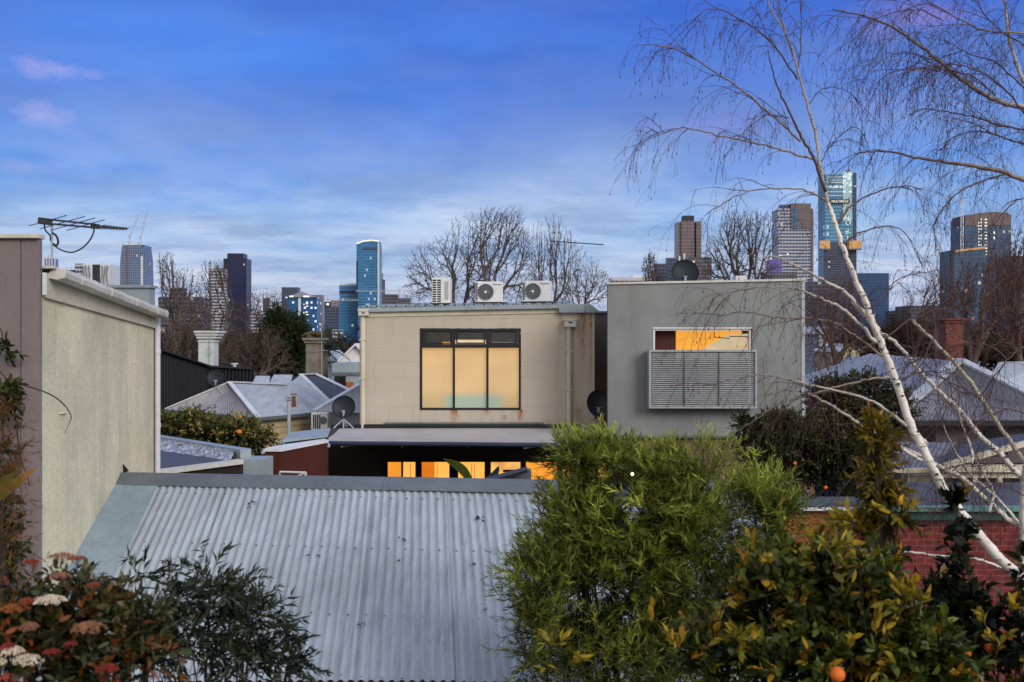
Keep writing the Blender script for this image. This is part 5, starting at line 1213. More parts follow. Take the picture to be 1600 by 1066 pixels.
# the three behind the beige building
bare_tree('wide bare tree behind the leftmost air conditioner with branches fanning left', 715, 62, 340, [(690, 420, 62, 62), (700, 460, 80, 34), (735, 385, 48, 55), (655, 430, 32, 45), (740, 430, 45, 45)], 1500, r0=.0095, pods=1300)
bare_tree('tallest bare tree, rising behind the middle air conditioner', 775, 60, 318, [(785, 375, 50, 56), (790, 450, 70, 40), (800, 360, 34, 42), (765, 345, 28, 28), (815, 410, 35, 45), (745, 400, 36, 45)], 1600, r0=.0095, pods=1400)
bare_tree('bare tree behind the rightmost air conditioner and the thin antenna', 858, 64, 330, [(862, 380, 34, 50), (870, 450, 60, 38), (880, 400, 40, 45), (850, 420, 34, 50)], 1000, r0=.0095, pods=900)
bare_tree('low bare tree with fine twigs between the antenna and the grey box', 915, 66, 395, [(915, 440, 38, 45), (940, 450, 22, 35), (890, 450, 30, 35)], 900, r0=.008, pods=500)
# left skyline trees
bare_tree('bare tree with sparse dry leaves immediately right of the cream house downpipe', 275, 55, 390, [(268, 470, 26, 62), (285, 455, 32, 40), (258, 415, 16, 28), (300, 500, 35, 40)], 1500, r0=.008, pods=1500, podc=(.10, .06, .045), podsize=.07)
bare_tree('bare tree with reddish twigs in front of the white banded tower', 335, 58, 402, [(330, 440, 26, 40), (345, 430, 18, 28), (320, 490, 35, 45), (360, 500, 30, 35)], 1300, r0=.008, pods=1200, podc=(.11, .06, .04), podsize=.07)
bare_tree('bare tree with light brown twigs between the navy skyscraper and the pyramid roof', 405, 60, 448, [(400, 480, 34, 32), (425, 470, 26, 22), (380, 510, 34, 40), (440, 490, 20, 24)], 1200, r0=.007, pods=900, podc=(.12, .075, .05))
tg = ((.12, .09, .075), (.085, .058, .045))
bare_tree('tangle of grey brown bare branches above the white roofs, right of the white chimney', 395, 48, 500, [(385, 550, 50, 36), (415, 545, 40, 40), (365, 560, 34, 28), (440, 570, 26, 22)], 2600, r0=.0085, pods=900, colr=tg, fork=.3)
bare_tree('twiggy bare shrub between the black cladding and the white chimney', 290, 45, 500, [(275, 535, 34, 32), (300, 530, 28, 34), (345, 545, 24, 34)], 1500, r0=.0075, pods=700, colr=tg, fork=.3)
rd = ((.13, .09, .08), (.10, .048, .042))
bare_tree('small bare tree standing left of the dark stepped block', 1015, 52, 385, [(1015, 420, 14, 34), (1025, 435, 12, 20)], 380, r0=.008, pods=500)
bare_tree('upright bare tree with dark buds between the fluted skyscraper and grey apartments', 1150, 50, 325, [(1150, 385, 36, 62), (1125, 400, 32, 52), (1185, 385, 34, 62), (1160, 350, 34, 30), (1110, 415, 22, 34), (1165, 425, 55, 30)], 1900, r0=.0085, pods=1500, podsize=.06)
bare_tree('reddish bare tree right of the grey box, behind the main birch', 1300, 48, 420, [(1290, 520, 44, 75), (1320, 470, 44, 50), (1270, 480, 24, 50), (1345, 520, 40, 60)], 2200, r0=.008, pods=900, colr=rd, podc=(.11, .05, .04))
bare_tree('dense rust coloured bare tree in front of the curved bronze tower', 1530, 46, 370, [(1535, 460, 50, 70), (1500, 490, 46, 60), (1570, 440, 36, 72), (1460, 520, 40, 50)], 3400, r0=.0075, pods=2600, colr=rd, podc=(.13, .055, .042), podsize=.07)
bare_tree('rust coloured bare tree at the right edge of the view', 1600, 42, 340, [(1600, 430, 34, 90), (1585, 480, 40, 80), (1560, 520, 50, 50)], 2400, r0=.0075, pods=2000, colr=rd, podc=(.14, .055, .042), podsize=.07)
bare_tree('thin bare tree between the blue glass block and the bronze towers', 1430, 50, 440, [(1430, 500, 34, 52), (1470, 460, 26, 50), (1400, 520, 30, 45)], 1400, r0=.007, pods=900, colr=rd, podc=(.11, .05, .045))

# evergreen things
PG = [(.010, .016, .008), (.022, .036, .014), (.045, .065, .024), (.075, .095, .036)]
def bl(px, py, d, rx, ry, dd=None, w=None): k = d/F; return (P(px, py, d), (rx*k, (dd or rx*k), ry*k), w or rx*ry)
plant('conifer', 'dark green conifer behind the tangle of bare branches near the stone chimney', 'tree', [bl(445, 545, 56, 36, 60), (bl(432, 512, 56, 26, 38)), bl(464, 530, 56, 22, 42), bl(410, 550, 57, 26, 34)], (M['leaf'], M['bark']), PZ(438, 56, 0), 1, 2600, 8, .55, .28, .07, PG, sr=.12, twr=.01, up=.5, dark=.35, part='crown')
plant('evergreen_tree', 'dark evergreen tree behind the birch, left of the brick chimney', 'tree', [bl(1420, 535, 52, 45, 34), bl(1385, 545, 52, 30, 30), bl(1452, 545, 52, 26, 28)], (M['leaf'], M['bark']), PZ(1420, 52, 0), 1, 1900, 8, .5, .28, .10, [(.012, .018, .008), (.03, .04, .016), (.06, .07, .026)], sr=.14, twr=.01, up=.4, dark=.35, part='crown')
plant('evergreen_tree', 'low dark evergreen hedge tree right of the brick chimney', 'tree', [bl(1560, 555, 50, 60, 22), bl(1620, 545, 50, 30, 28)], (M['leaf'], M['bark']), PZ(1570, 50, 0), 1, 1500, 8, .5, .26, .09, [(.012, .018, .008), (.03, .04, .016), (.05, .055, .026)], sr=.12, twr=.01, up=.4, dark=.35, part='crown')
# palm
pm = thing('palm_tree', 'palm with drooping spiky fronds beside the stone chimney', 'tree', PZ(505, 44, 0))
mb = MB(); mb.col = (.10, .08, .06); mb.tube([PZ(505, 44, 0), P(506, 548, 44)], [.25, .18], 8); mb.build('trunk', M['bark'], pm)
Cs, Ts, Ls, Ws, Cc = [], [], [], [], []
for i in range(46):
    a = random.uniform(0, 6.28); el = random.uniform(-.5, 1.35); L = random.uniform(.9, 1.35); h = P(507, 545, 44)
    dd_ = Vector((math.cos(a)*math.cos(el), math.sin(a)*math.cos(el), math.sin(el)))
    for k in range(16):
        u = .15+.85*k/15; p = h+dd_*L*u+Vector((0, 0, -.55*u*u*L*max(.1, math.cos(el)))); s_ = dd_.cross(Vector((0, 0, 1))).normalized()
        for sg_ in (-1, 1):
            Cs.append(tuple(p)); Ts.append(tuple(dd_*.8+s_*sg_*.8+Vector((0, 0, -.35)))); Ls.append(.30*(1.1-u*.6)); Ws.append(.035); q = .5+.8*max(0, math.sin(el)); Cc.append((.045*q, .055*q, .025*q))
leaves_mesh('frond', np.array(Cs), np.array(Ts), np.array(Ls), np.array(Ws), np.array(Cc), M['leaf'], pm)

# distant wooded suburb between the back yards and the city
NB = 150; bls = []
for i in range(NB):
    d = random.uniform(110, 420); x = random.uniform(-.56, .56)*d; h = random.uniform(4.5, 8.2)+ (d/420)*2.5; bls.append((Vector((x, d, h*.5)), (random.uniform(4, 9), random.uniform(3, 6), h*.55), 1))
A, _ = sprays(bls, 16000, 4, 1.3, .9, .45, [(.012, .012, .010), (.028, .026, .018), (.05, .042, .028), (.035, .05, .022)], dark=.4, up=.4)
tag(leaves_mesh('distant_woods', A['C'], A['T'], A['L'], A['Wd'], A['colr'], M['leaf'], None), 'dark treetops of the far suburb along the foot of the city skyline', 'trees', kind='stuff')
# more far house roofs
for i, (px, y, w_, d, mm) in enumerate(((500, 560, 20, 70, 'corr_white'), (1330, 548, 26, 90, 'white'), (1290, 520, 20, 110, 'white'), (1395, 572, 24, 60, 'corr_white'), (1545, 575, 22, 70, 'corr_white'))):
    gable_house(('pale roofed cottage behind the palm', 'far white gabled house behind the reddish bare tree', 'farthest small white house right of the grey box', 'pale gabled house left of the grey hip roof', 'pale gabled house right of the brick chimney')[i], px-w_/2, px+w_/2, y, y-9, d, M['boards'] if i % 2 else M['bluefl'], M[mm], dep=8)

# ================================================================ hedges and shrubs in the middle
HP = [(.008, .012, .006), (.022, .034, .010), (.06, .08, .02), (.14, .15, .035), (.30, .22, .07)]
def tipcol(amount, colr2, thr=.78):
    def f(C, c, clump):
        k = (clump > thr)[:, None]*amount*rng.random((len(c), 1)); return c*(1-k)+np.array(colr2)*k
    return f
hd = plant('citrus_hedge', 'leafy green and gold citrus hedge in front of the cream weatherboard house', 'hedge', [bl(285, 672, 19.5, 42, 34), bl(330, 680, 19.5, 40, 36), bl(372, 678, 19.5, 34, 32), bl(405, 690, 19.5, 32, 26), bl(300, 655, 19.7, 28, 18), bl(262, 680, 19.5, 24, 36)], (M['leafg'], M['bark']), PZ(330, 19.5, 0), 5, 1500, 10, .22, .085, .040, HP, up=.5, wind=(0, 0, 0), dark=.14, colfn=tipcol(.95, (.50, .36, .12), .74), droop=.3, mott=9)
fo = MB(); 
def fruit(px, py, d, r, label, group):
    mb = MB(); mb.ball(P(px, py, d), r, 12, 8, (1, 1, .95), .0); o = tag(mb.build('orange', M['orange_fruit'], smooth=True), label, 'fruit', group); return o
fruit(374, 675, 18.5, .05, 'orange fruit in the hedge below the weatherboard wall', 'oranges in the mid distance hedges')
DK = [(.007, .011, .005), (.020, .028, .009), (.05, .06, .018), (.09, .09, .03)]
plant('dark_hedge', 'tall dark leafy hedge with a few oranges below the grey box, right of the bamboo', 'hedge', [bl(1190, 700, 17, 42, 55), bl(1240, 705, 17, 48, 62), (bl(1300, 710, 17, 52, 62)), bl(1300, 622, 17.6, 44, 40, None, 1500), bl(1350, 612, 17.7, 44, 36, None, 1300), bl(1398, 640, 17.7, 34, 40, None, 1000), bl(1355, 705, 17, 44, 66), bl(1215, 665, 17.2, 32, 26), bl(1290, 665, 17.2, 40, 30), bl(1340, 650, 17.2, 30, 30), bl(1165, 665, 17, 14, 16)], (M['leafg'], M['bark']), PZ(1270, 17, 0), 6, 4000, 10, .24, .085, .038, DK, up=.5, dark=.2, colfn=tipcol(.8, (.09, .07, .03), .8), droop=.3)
for i, (x, y) in enumerate(((1242, 724), (1290, 762))): fruit(x, y, 16.35, .034, ('orange fruit lowest left in the dark hedge', 'orange fruit near the bottom edge of the dark hedge', 'orange fruit at mid height of the dark hedge', 'orange fruit at the upper left of the dark hedge', 'orange fruit near the birch trunk in the dark hedge')[i], 'oranges in the mid distance hedges')
plant('golden_shrub', 'airy golden brown leafed shoots in front of the dark hedge beside the birch trunk', 'shrub', [bl(1375, 740, 4.9, 36, 80, .1), bl(1365, 690, 4.9, 26, 56, .08), bl(1390, 800, 4.9, 44, 50, .12), bl(1330, 840, 4.9, 46, 40, .12)], (M['leaf'], M['bark']), PZ(1385, 4.9, 0), 3, 190, 9, .12, .055, .020, [(.03, .035, .008), (.12, .11, .014), (.28, .19, .02), (.38, .19, .02)], up=.5, dark=.3, droop=.3)

# ================================================================ bamboo-like shrub in front of the roof
BP = [(.016, .024, .006), (.085, .11, .018), (.22, .26, .040), (.38, .42, .065), (.54, .56, .12)]
DBm = 6.0
bam = [bl(905, 825, DBm, 80, 105, .55), bl(985, 800, DBm, 90, 85, .55), bl(1075, 815, DBm, 90, 95, .55), bl(872, 905, DBm, 92, 95, .6), bl(990, 900, DBm+.1, 110, 110, .6), bl(1100, 900, DBm, 110, 110, .6), bl(1180, 820, DBm, 68, 100, .5),
       bl(940, 1010, DBm, 100, 90, .6), bl(1060, 1020, DBm, 120, 90, .6), bl(905, 722, DBm, 48, 48, .4), bl(950, 722, DBm, 52, 46, .4), bl(1090, 730, DBm, 66, 48, .4), bl(1215, 795, DBm, 46, 52, .4), bl(842, 1000, DBm, 56, 80, .5), bl(1020, 742, DBm, 60, 48, .4)]
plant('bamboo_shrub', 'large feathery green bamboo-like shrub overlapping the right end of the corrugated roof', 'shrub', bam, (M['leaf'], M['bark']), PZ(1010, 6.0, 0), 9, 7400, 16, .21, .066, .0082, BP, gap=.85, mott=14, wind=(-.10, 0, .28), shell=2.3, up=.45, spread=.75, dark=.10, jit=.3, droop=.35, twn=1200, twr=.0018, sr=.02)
plant('bamboo_shrub', 'wispy top shoots of the feathery shrub by the satellite dish', 'shrub', [bl(878, 690, DBm, 8, 14, .06), bl(925, 700, DBm, 26, 10, .15), bl(1100, 702, DBm, 14, 12, .12), bl(1045, 712, DBm, 26, 10, .15), bl(1212, 755, DBm, 18, 14, .15)], (M['leaf'], M['bark']), PZ(960, 6.1, 0), 5, 100, 12, .13, .06, .006, BP[2:], wind=(.15, 0, .5), up=.8, spread=.5, dark=.6, droop=.15, twr=.0015, sr=.008)
gbulb = thing('garden_light', 'small lit warm bulb hanging among the top leaves of the feathery shrub', 'lamp', P(988, 741, 5.3))
mb = MB(); mb.ball(P(988, 741, 5.3), .008, 10, 8); mb.build('bulb', M['glow'], gbulb); mb = MB(); mb.tube([P(988, 738, 5.3), P(988, 731, 5.3)], .006, 6); mb.tube([P(988, 731, 5.3), P(970, 728, 5.4), P(940, 735, 5.6)], .0025, 4); mb.build('cable', M['dark'], gbulb)

# ================================================================ near citrus bush, right
CPAL = [(.008, .013, .004), (.024, .040, .009), (.065, .090, .016), (.13, .14, .02), (.26, .20, .02)]
cit = [bl(1200, 950, 4.2, 80, 110, .3), bl(1290, 930, 4.2, 80, 100, .28), bl(1350, 970, 4.1, 80, 110, .3), bl(1240, 1040, 4.0, 90, 70, .35), bl(1400, 1020, 4.0, 100, 80, .35), bl(1310, 1030, 4.0, 80, 70, .3), bl(1285, 885, 4.3, 46, 40, .12), bl(1380, 900, 4.3, 40, 46, .12), bl(1110, 1030, 4.2, 60, 50, .25), bl(1470, 1045, 4.0, 55, 45, .25)]
ct1 = plant('citrus_bush', 'near citrus bush with dark green and yellow new leaves and an orange, lower right', 'shrub', cit, (M['leafg'], M['bark']), PZ(1300, 4.1, 0), 3, 1750, 9, .13, .060, .027, CPAL, gap=.9, mott=18, up=.6, dark=.12, colfn=tipcol(.95, (.46, .24, .02), .84), hexa=True, droop=.3, wind=(0, 0, .1), twr=.0025, sr=.014, rise=.55)
plant('citrus_bush', 'narrow upright citrus shoots rising in front of the brick wall', 'shrub', [bl(1505, 890, 4.6, 20, 100, .1), bl(1495, 800, 4.6, 13, 40, .07), bl(1520, 980, 4.5, 50, 70, .2), bl(1470, 960, 4.6, 34, 60, .2), bl(1560, 1040, 4.4, 60, 40, .2), bl(1600, 1000, 4.3, 20, 80, .15), bl(1606, 880, 4.3, 14, 50, .1)], (M['leafg'], M['bark']), PZ(1505, 4.6, 0), 6, 230, 8, .10, .065, .032, [(.004, .007, .004), (.010, .018, .008), (.025, .038, .012), (.06, .07, .014)], up=.8, dark=.3, colfn=tipcol(.9, (.22, .13, .015), .86), hexa=True, droop=.2, twr=.0025, sr=.010, rise=.6)
YP = [(.08, .10, .012), (.22, .20, .016), (.46, .30, .02), (.52, .24, .02)]
ys = [(1185, 885, 18), (1200, 975, 26), (1150, 1000, 22), (1235, 745, 16), (1290, 850, 40), (1350, 880, 26), (1340, 820, 28), (1420, 940, 36), (1260, 1035, 24), (1330, 1020, 26), (1545, 985, 26), (1560, 1010, 24), (1400, 800, 26), (1130, 940, 16), (1060, 1020, 20), (870, 1010, 14), (1370, 1000, 30), (1575, 960, 22), (880, 1045, 22), (1020, 980, 14)]
plant('citrus_bush', 'yellow and orange new growth scattered over the near citrus bush', 'shrub', [bl(x, y, 3.8, r, r*.9, .05) for x, y, r in ys], (M['leaf'], M['bark']), PZ(1330, 3.85, 0), 3, 75, 6, .07, .055, .022, YP, up=.9, dark=.7, hexa=True, droop=.2, spread=.7, twr=.0022, sr=.006)
for i, (x, y, d, r) in enumerate(((1308, 1054, 3.7, .031), (1546, 1012, 4.4, .026), (1508, 1020, 4.35, .028))): fruit(x, y, d, r, ('bright orange fruit at the bottom of the near citrus bush', 'duller orange fruit near the white gap at lower right', 'orange fruit half hidden left of the lower right gap')[i], 'oranges on the near citrus bush')

# ================================================================ near flowering shrub and fine dark shrub, left
FP = [(.007, .010, .005), (.018, .028, .011), (.045, .060, .018), (.09, .075, .02), (.22, .07, .02)]
vb = plant('flowering_shrub', 'dark leaved shrub with white and rusty red flower heads, lower left corner', 'shrub', [bl(60, 1025, 3.1, 110, 90, .25), bl(130, 980, 3.1, 74, 76, .22), bl(40, 950, 3.1, 46, 36, .15), bl(180, 1035, 3.1, 80, 66, .25), bl(115, 920, 3.1, 42, 32, .15), bl(230, 990, 3.2, 40, 70, .2), bl(185, 945, 3.15, 30, 30, .12)], (M['leafg'], M['bark']), PZ(90, 3.1, 0), 8, 700, 9, .09, .038, .016, FP, up=.7, dark=.12, colfn=tipcol(.9, (.26, .055, .015), .82), hexa=True, droop=.45, twr=.0016, sr=.008)
def floret(px, py, d, w_, h_, c, n=420, tilt=.0):
    mb = MB(); ct_ = P(px, py, d); mb.m = 0
    rx, rz = w_/2*d/F, h_/2*d/F
    for i in range(n):
        a, q = random.uniform(0, 6.28), random.random()**.5; x, y = q*math.cos(a), q*math.sin(a); z = math.sqrt(max(0, 1-q*q*.9))
        bump = 1+.18*math.sin(a*5)+.12*math.sin(a*11+1)
        p = ct_+Vector((x*rx*bump, y*rx*.8-.01, z*rz*1.3-rz*.5+random.uniform(-.003, .003))); k = random.uniform(.65, 1.15); mb.col = tuple(v*k for v in c); s_ = .0026
        nn_ = Vector((x*.6+random.uniform(-.5, .5), -1+random.uniform(-.4, .4), z)).normalized(); u = nn_.orthogonal().normalized()*s_; v = nn_.cross(u).normalized()*s_
        mb.add([p+u, p+v, p-u, p-v, p+nn_*.002], [(0, 1, 4), (1, 2, 4), (2, 3, 4), (3, 0, 4)])
    mb.col = (.10, .06, .03)
    for i in range(14): a = random.uniform(0, 6.28); q = random.random(); mb.tube([ct_+Vector((0, 0, -rz-.02)), ct_+Vector((q*math.cos(a)*rx, q*math.sin(a)*rx*.7, 0))], .0007, 3, cap=False)
    return mb
wht, tan_, red_, pink = (.80, .70, .56), (.34, .17, .09), (.30, .045, .03), (.42, .10, .08)
for (px, py, w_, h_, c) in ((80, 938, 46, 20, wht), (22, 1018, 34, 22, wht), (46, 1032, 44, 24, wht), (2, 1034, 20, 16, wht), (140, 982, 52, 26, tan_), (98, 868, 34, 8, tan_), (120, 872, 26, 7, (.30, .10, .05)), (168, 1045, 34, 22, red_), (20, 1058, 34, 20, pink), (14, 1010, 22, 14, (.36, .05, .05)), (82, 1018, 24, 12, red_), (112, 1006, 20, 10, (.26, .04, .03)), (48, 980, 28, 20, (.32, .15, .10)), (96, 900, 30, 14, (.34, .16, .11)), (148, 914, 20, 10, (.24, .07, .04)), (44, 940, 24, 14, (.30, .06, .03)), (52, 878, 22, 10, (.30, .05, .03)), (24, 950, 44, 14, (.36, .12, .03))):
    floret(px, py, 2.95, w_, h_, c, int(420*w_*h_/900)+90).build('flower_head', M['leafdry'], vb)
plant('olive_shrub', 'fine leaved dark green shrub leaning right over the foot of the corrugated roof', 'shrub', [bl(300, 990, 4.0, 100, 70, .3), bl(340, 940, 4.0, 60, 60, .22), bl(380, 1030, 4.0, 80, 52, .25), bl(270, 935, 4.0, 56, 40, .2), bl(330, 898, 4.0, 34, 34, .12), bl(235, 1000, 4.0, 60, 70, .25), bl(450, 1035, 4.0, 56, 34, .18), bl(395, 965, 4.0, 42, 40, .15), bl(220, 900, 4.1, 44, 22, .12)], (M['leafg'], M['bark']), PZ(300, 4.0, 0), 7, 350, 11, .16, .056, .0135, [(.007, .012, .007), (.020, .030, .016), (.045, .062, .032), (.08, .10, .05)], wind=(.42, 0, .05), up=.3, dark=.3, droop=.5, twn=500, twr=.0015, sr=.011, shell=3.0)

# ================================================================ climber on the brown wall, orange plume plant
vn = thing('climbing_plant', 'dark climber with loose wiry stems on the brown wall at the left edge', 'climber', PZ(10, 7.8, 0))
mb = MB(); mb.col = (.05, .04, .035); vl = []
for pts in ([(-4, 508), (3, 520), (4, 540), (-2, 560)], [(-5, 575), (8, 590), (14, 604), (22, 640), (28, 690), (30, 730), (22, 770), (14, 820), (24, 870), (8, 940)], [(0, 590), (4, 612), (2, 660), (10, 700), (24, 740), (16, 800), (2, 860), (-4, 930)], [(22, 640), (34, 720), (42, 740), (46, 760)], [(30, 860), (26, 880), (20, 920)], [(20, 600), (10, 640), (-4, 680)]):
    c_ = catm([P(x, y, 7.82+random.uniform(-.03, .03)) for x, y in pts], 6); vl += c_; mb.tube(c_, .005, 5, cap=False)
mb.build('stem', M['bark'], vn)
vb2 = [bl(x, y, 7.75, rx, ry, .12, w_) for x, y, rx, ry, w_ in ((4, 545, 8, 20, 6), (14, 618, 14, 26, 22), (6, 650, 14, 18, 8), (8, 720, 18, 30, 12), (4, 800, 22, 60, 26), (16, 855, 18, 26, 14), (0, 900, 24, 40, 20))]
A, _ = sprays(vb2, 210, 7, .12, .075, .034, DK+[(.06, .07, .03)], up=.1, dark=.4); leaves_mesh('foliage', A['C'], A['T'], A['L'], A['Wd'], A['colr'], M['leafg'], vn, hexa=True)
plant('plume_shrub', 'wispy rust orange foliage blowing in front of the brown wall', 'shrub', [bl(0, 705, 4.5, 28, 40, .12), bl(0, 770, 4.5, 26, 44, .12), (bl(-6, 660, 4.5, 16, 26, .1)), bl(0, 850, 4.4, 22, 30, .12), bl(20, 930, 3.8, 38, 22, .12)], (M['leafdry'], M['bark']), PZ(0, 4.5, 0), 3, 130, 12, .16, .05, .005, [(.05, .03, .012), (.14, .055, .015), (.24, .09, .02), (.20, .14, .03)], up=.4, wind=(.2, 0, .1), dark=.5, droop=.3, twr=.001, sr=.006)
bld = MB(); bld.col = (.20, .17, .03)
def blade(mb, pts, w_, c, c2):
    n = len(pts)-1
    for i in range(n):
        a, b = pts[i], pts[i+1]; wa, wb = w_*math.sin(math.pi*(.25+.75*i/n))*.9+.0005, w_*math.sin(math.pi*(.25+.75*(i+1)/n))*.9+.0003
        s_ = (b-a).cross(Vector((0, 1, 0))).normalized(); k = i/n; mb.col = tuple(c[j]*(1-k)+c2[j]*k for j in range(3)); mb.add([a-s_*wa, a+s_*wa, b+s_*wb, b-s_*wb], [(0, 1, 2, 3)])
blade(bld, catm([P(-60, 800, 3.0), P(-10, 776, 2.95), P(28, 752, 2.9), P(58, 728, 2.9)], 6), .022, (.16, .16, .03), (.30, .12, .03))
blade(bld, catm([P(-60, 770, 3.0), P(-20, 768, 3.0), P(10, 748, 2.95), P(30, 736, 2.9)], 6), .016, (.10, .12, .02), (.22, .18, .03))
tag(bld.build('strap_leaf_plant', M['leaf']), 'long yellow green strap leaves poking in at the left edge', 'plant')
wc_ = MB(); wc_.col = (.04, .03, .025); wc_.tube(catm([P(36, 602, 7.2), P(66, 611, 7.2), P(88, 622, 7.2), P(103, 636, 7.2), P(111, 650, 7.2), P(108, 662, 7.2), P(101, 677, 7.2)], 6), [.0055]*18+[.004]*12+[.002]*7, 5)
tag(wc_.build('dead_twig', M['bark']), 'single curved dark dead twig arching in front of the cream wall', 'twig')

# ================================================================ birches
def bark_birch():
    m, t, b, pos = newmat('birch_bark')
    a = t.n('ShaderNodeAttribute', attribute_name='col').outputs['Color']
    mk = t.ramp(t.noise(pos, 11, 4, .65, (.8, .8, 4.0)), [(.575, 0), (.63, 1)])
    bl_ = t.ramp(t.noise(pos, 5, 4, .6), [(.3, .72), (.7, 1.1)])
    c = t.mix(1, a, bl_, 'MULTIPLY'); c = t.mix(t.math('MULTIPLY', mk, .75), c, (.05, .04, .035))
    t.set(b.inputs['Base Color'], c); b.inputs['Roughness'].default_value = .7
    bn = t.n('ShaderNodeBump', i_Strength=.4, i_Distance=.004, i_Height=t.noise(pos, 50, 4, .7)); t.set(b.inputs['Normal'], bn.outputs[0]); return m
M['birch'] = bark_birch()
LT, MD, DKB = (.68, .64, .58), (.30, .23, .18), (.085, .042, .040)
def limb(mb, pts, w0, w1, d0, d1, c0, c1, n=8):
    """picture path with widths in picture pixels at the distances d0..d1"""
    w0 *= .82; w1 *= .82
    P3 = [P(x, y, d0+(d1-d0)*i/(len(pts)-1)) for i, (x, y) in enumerate(pts)]; c_ = catm(P3, 6); N = len(c_)-1; o = len(mb.v)
    for i in range(1, N): c_[i] = c_[i]+Vector(rng.normal(size=3)*.0035)
    rs_ = [max(.0016, (w0+(w1-w0)*i/N)*.5*(c_[i].y/F)*(1+.06*math.sin(i*2.1))) for i in range(N+1)]
    mb.col = c0; mb.tube(c_, rs_, n, cap=True)
    for i in range(N+1):
        k = i/N
        for j in range(n): mb.c[o+i*n+j] = tuple(c0[q]*(1-k)+c1[q]*k for q in range(3))
    return c_
def hang(mb, path, n, L, r=.0016, start=.15, out=(0, 0, 0), colr=DKB, side=.7, fine=3, C=None):
    """thin drooping twigs leaving a limb, each with finer ones and catkins"""
    N = len(path)-1
    for _ in range(n):
        i = int((start+(1-start)*random.random())*N); i = min(max(i, 1), N-1); p = path[i]; d = (path[i+1]-path[i-1]).normalized()
        q = unit(np.array(d)*.7+rng.normal(size=3)*side+np.array(out)); v = Vector(q); l = L*random.uniform(.45, 1.2); pts = [p]; cur = p
        for k in range(7): v = (v+Vector((0, 0, -.26))+Vector(rng.normal(size=3)*.10)).normalized(); cur = cur+v*l/7; pts.append(cur)
        mb.col = colr; mb.tube(pts, [r*1.5*(1-.75*k/7) for k in range(8)], 3, cap=False)
        for _ in range(fine):
            k = random.randrange(2, 7); v2 = (pts[k]-pts[k-1]).normalized()+Vector(rng.normal(size=3)*.6); v2.normalize(); c2 = pts[k]; pp = [c2]
            for k2 in range(4): v2 = (v2+Vector((0, 0, -.3))).normalized(); c2 = c2+v2*l*.09; pp.append(c2)
            mb.tube(pp, r*.6, 3, cap=False)
            if C is not None and random.random() < .6: C.append(tuple(c2))
        if C is not None and random.random() < .6: C.append(tuple(cur))
D8 = 8.0
def birch(label, trunks, limbs, base, nh=6, L=.55, uniq=''):
    t_ = thing('birch_tree', label, 'tree', base, None); mt_, mb_, mtw = MB(), MB(), MB(); C = []
    for (pts, w0, w1, d0, d1, c0, c1) in trunks:
        pa = limb(mt_, pts, w0, w1, d0, d1, c0, c1, 12); N = len(pa)-1
        for _ in range(int(N*.45)):
            i = random.randrange(0, N); w_ = (w0+(w1-w0)*i/N)*.5*pa[i].y/F
            if w_ < .014: continue
            ax = (pa[i+1]-pa[i]).normalized(); sdv = Vector((random.uniform(-1, 1), -.9, 0)).normalized(); c_ = pa[i]+sdv*w_*.86
            mt_.col = (.035, .028, .024); mt_.ball(c_, w_*random.uniform(.25, .42), 7, 5, (1.1, .7, .55), .15)
    for (pts, w0, w1, d1, c0, c1, nh_) in limbs:
        pa = limb(mb_, pts, w0, w1, D8, d1, c0, c1, 6)
        hang(mtw, pa, int(nh_*(1.6 if limbs is limbs1 else 2.8 if len(trunks) == 3 else 1.7)), L, C=C, out=(0, 0, -.1), fine=5)
        # a few stiffer side shoots
        for _ in range(nh_//3+1):
            i = random.randrange(2, len(pa)-1); v = Vector(unit(np.array(pa[i]-pa[i-1])*60+rng.normal(size=3)*.7)); cur = pa[i]; sh = [cur]
            for k in range(8): v = (v+Vector((0, 0, .02-.03*k))+Vector(rng.normal(size=3)*.08)).normalized(); cur = cur+v*.07; sh.append(cur)
            mb_.col = DKB; mb_.tube(sh, [.0035*(1-.1*k) for k in range(9)], 4, cap=False); hang(mtw, sh, 3, L*.6, C=C, start=0)
    mt_.build('trunk', M['birch'], t_, smooth=True); mb_.build('branch', M['birch'], t_, smooth=True); mtw.build('twigs', M['bark'], t_)
    if C:
        C = np.array(C); N = len(C); leaves_mesh('catkin', C, np.tile([0, 0, -1.], (N, 1))+rng.normal(size=(N, 3))*.15, rng.uniform(.02, .04, N), np.full(N, .008), np.tile([.05, .03, .025], (N, 1)), M['leafdry'], t_)['kind'] = 'stuff'
    return t_
tr1 = [(1660, 1000), (1625, 935), (1560, 870), (1510, 812), (1472, 760), (1442, 700), (1425, 668), (1405, 610), (1386, 560), (1370, 520), (1353, 475), (1336, 435), (1320, 395), (1305, 350), (1294, 318)]
tr1b = [(1294, 318), (1287, 290), (1281, 255), (1274, 210), (1262, 165), (1248, 115), (1232, 60), (1205, 15), (1180, -60)]
dk1 = [(1290, 300), (1272, 250), (1252, 215), (1235, 178), (1219, 145), (1208, 115), (1200, 80)]
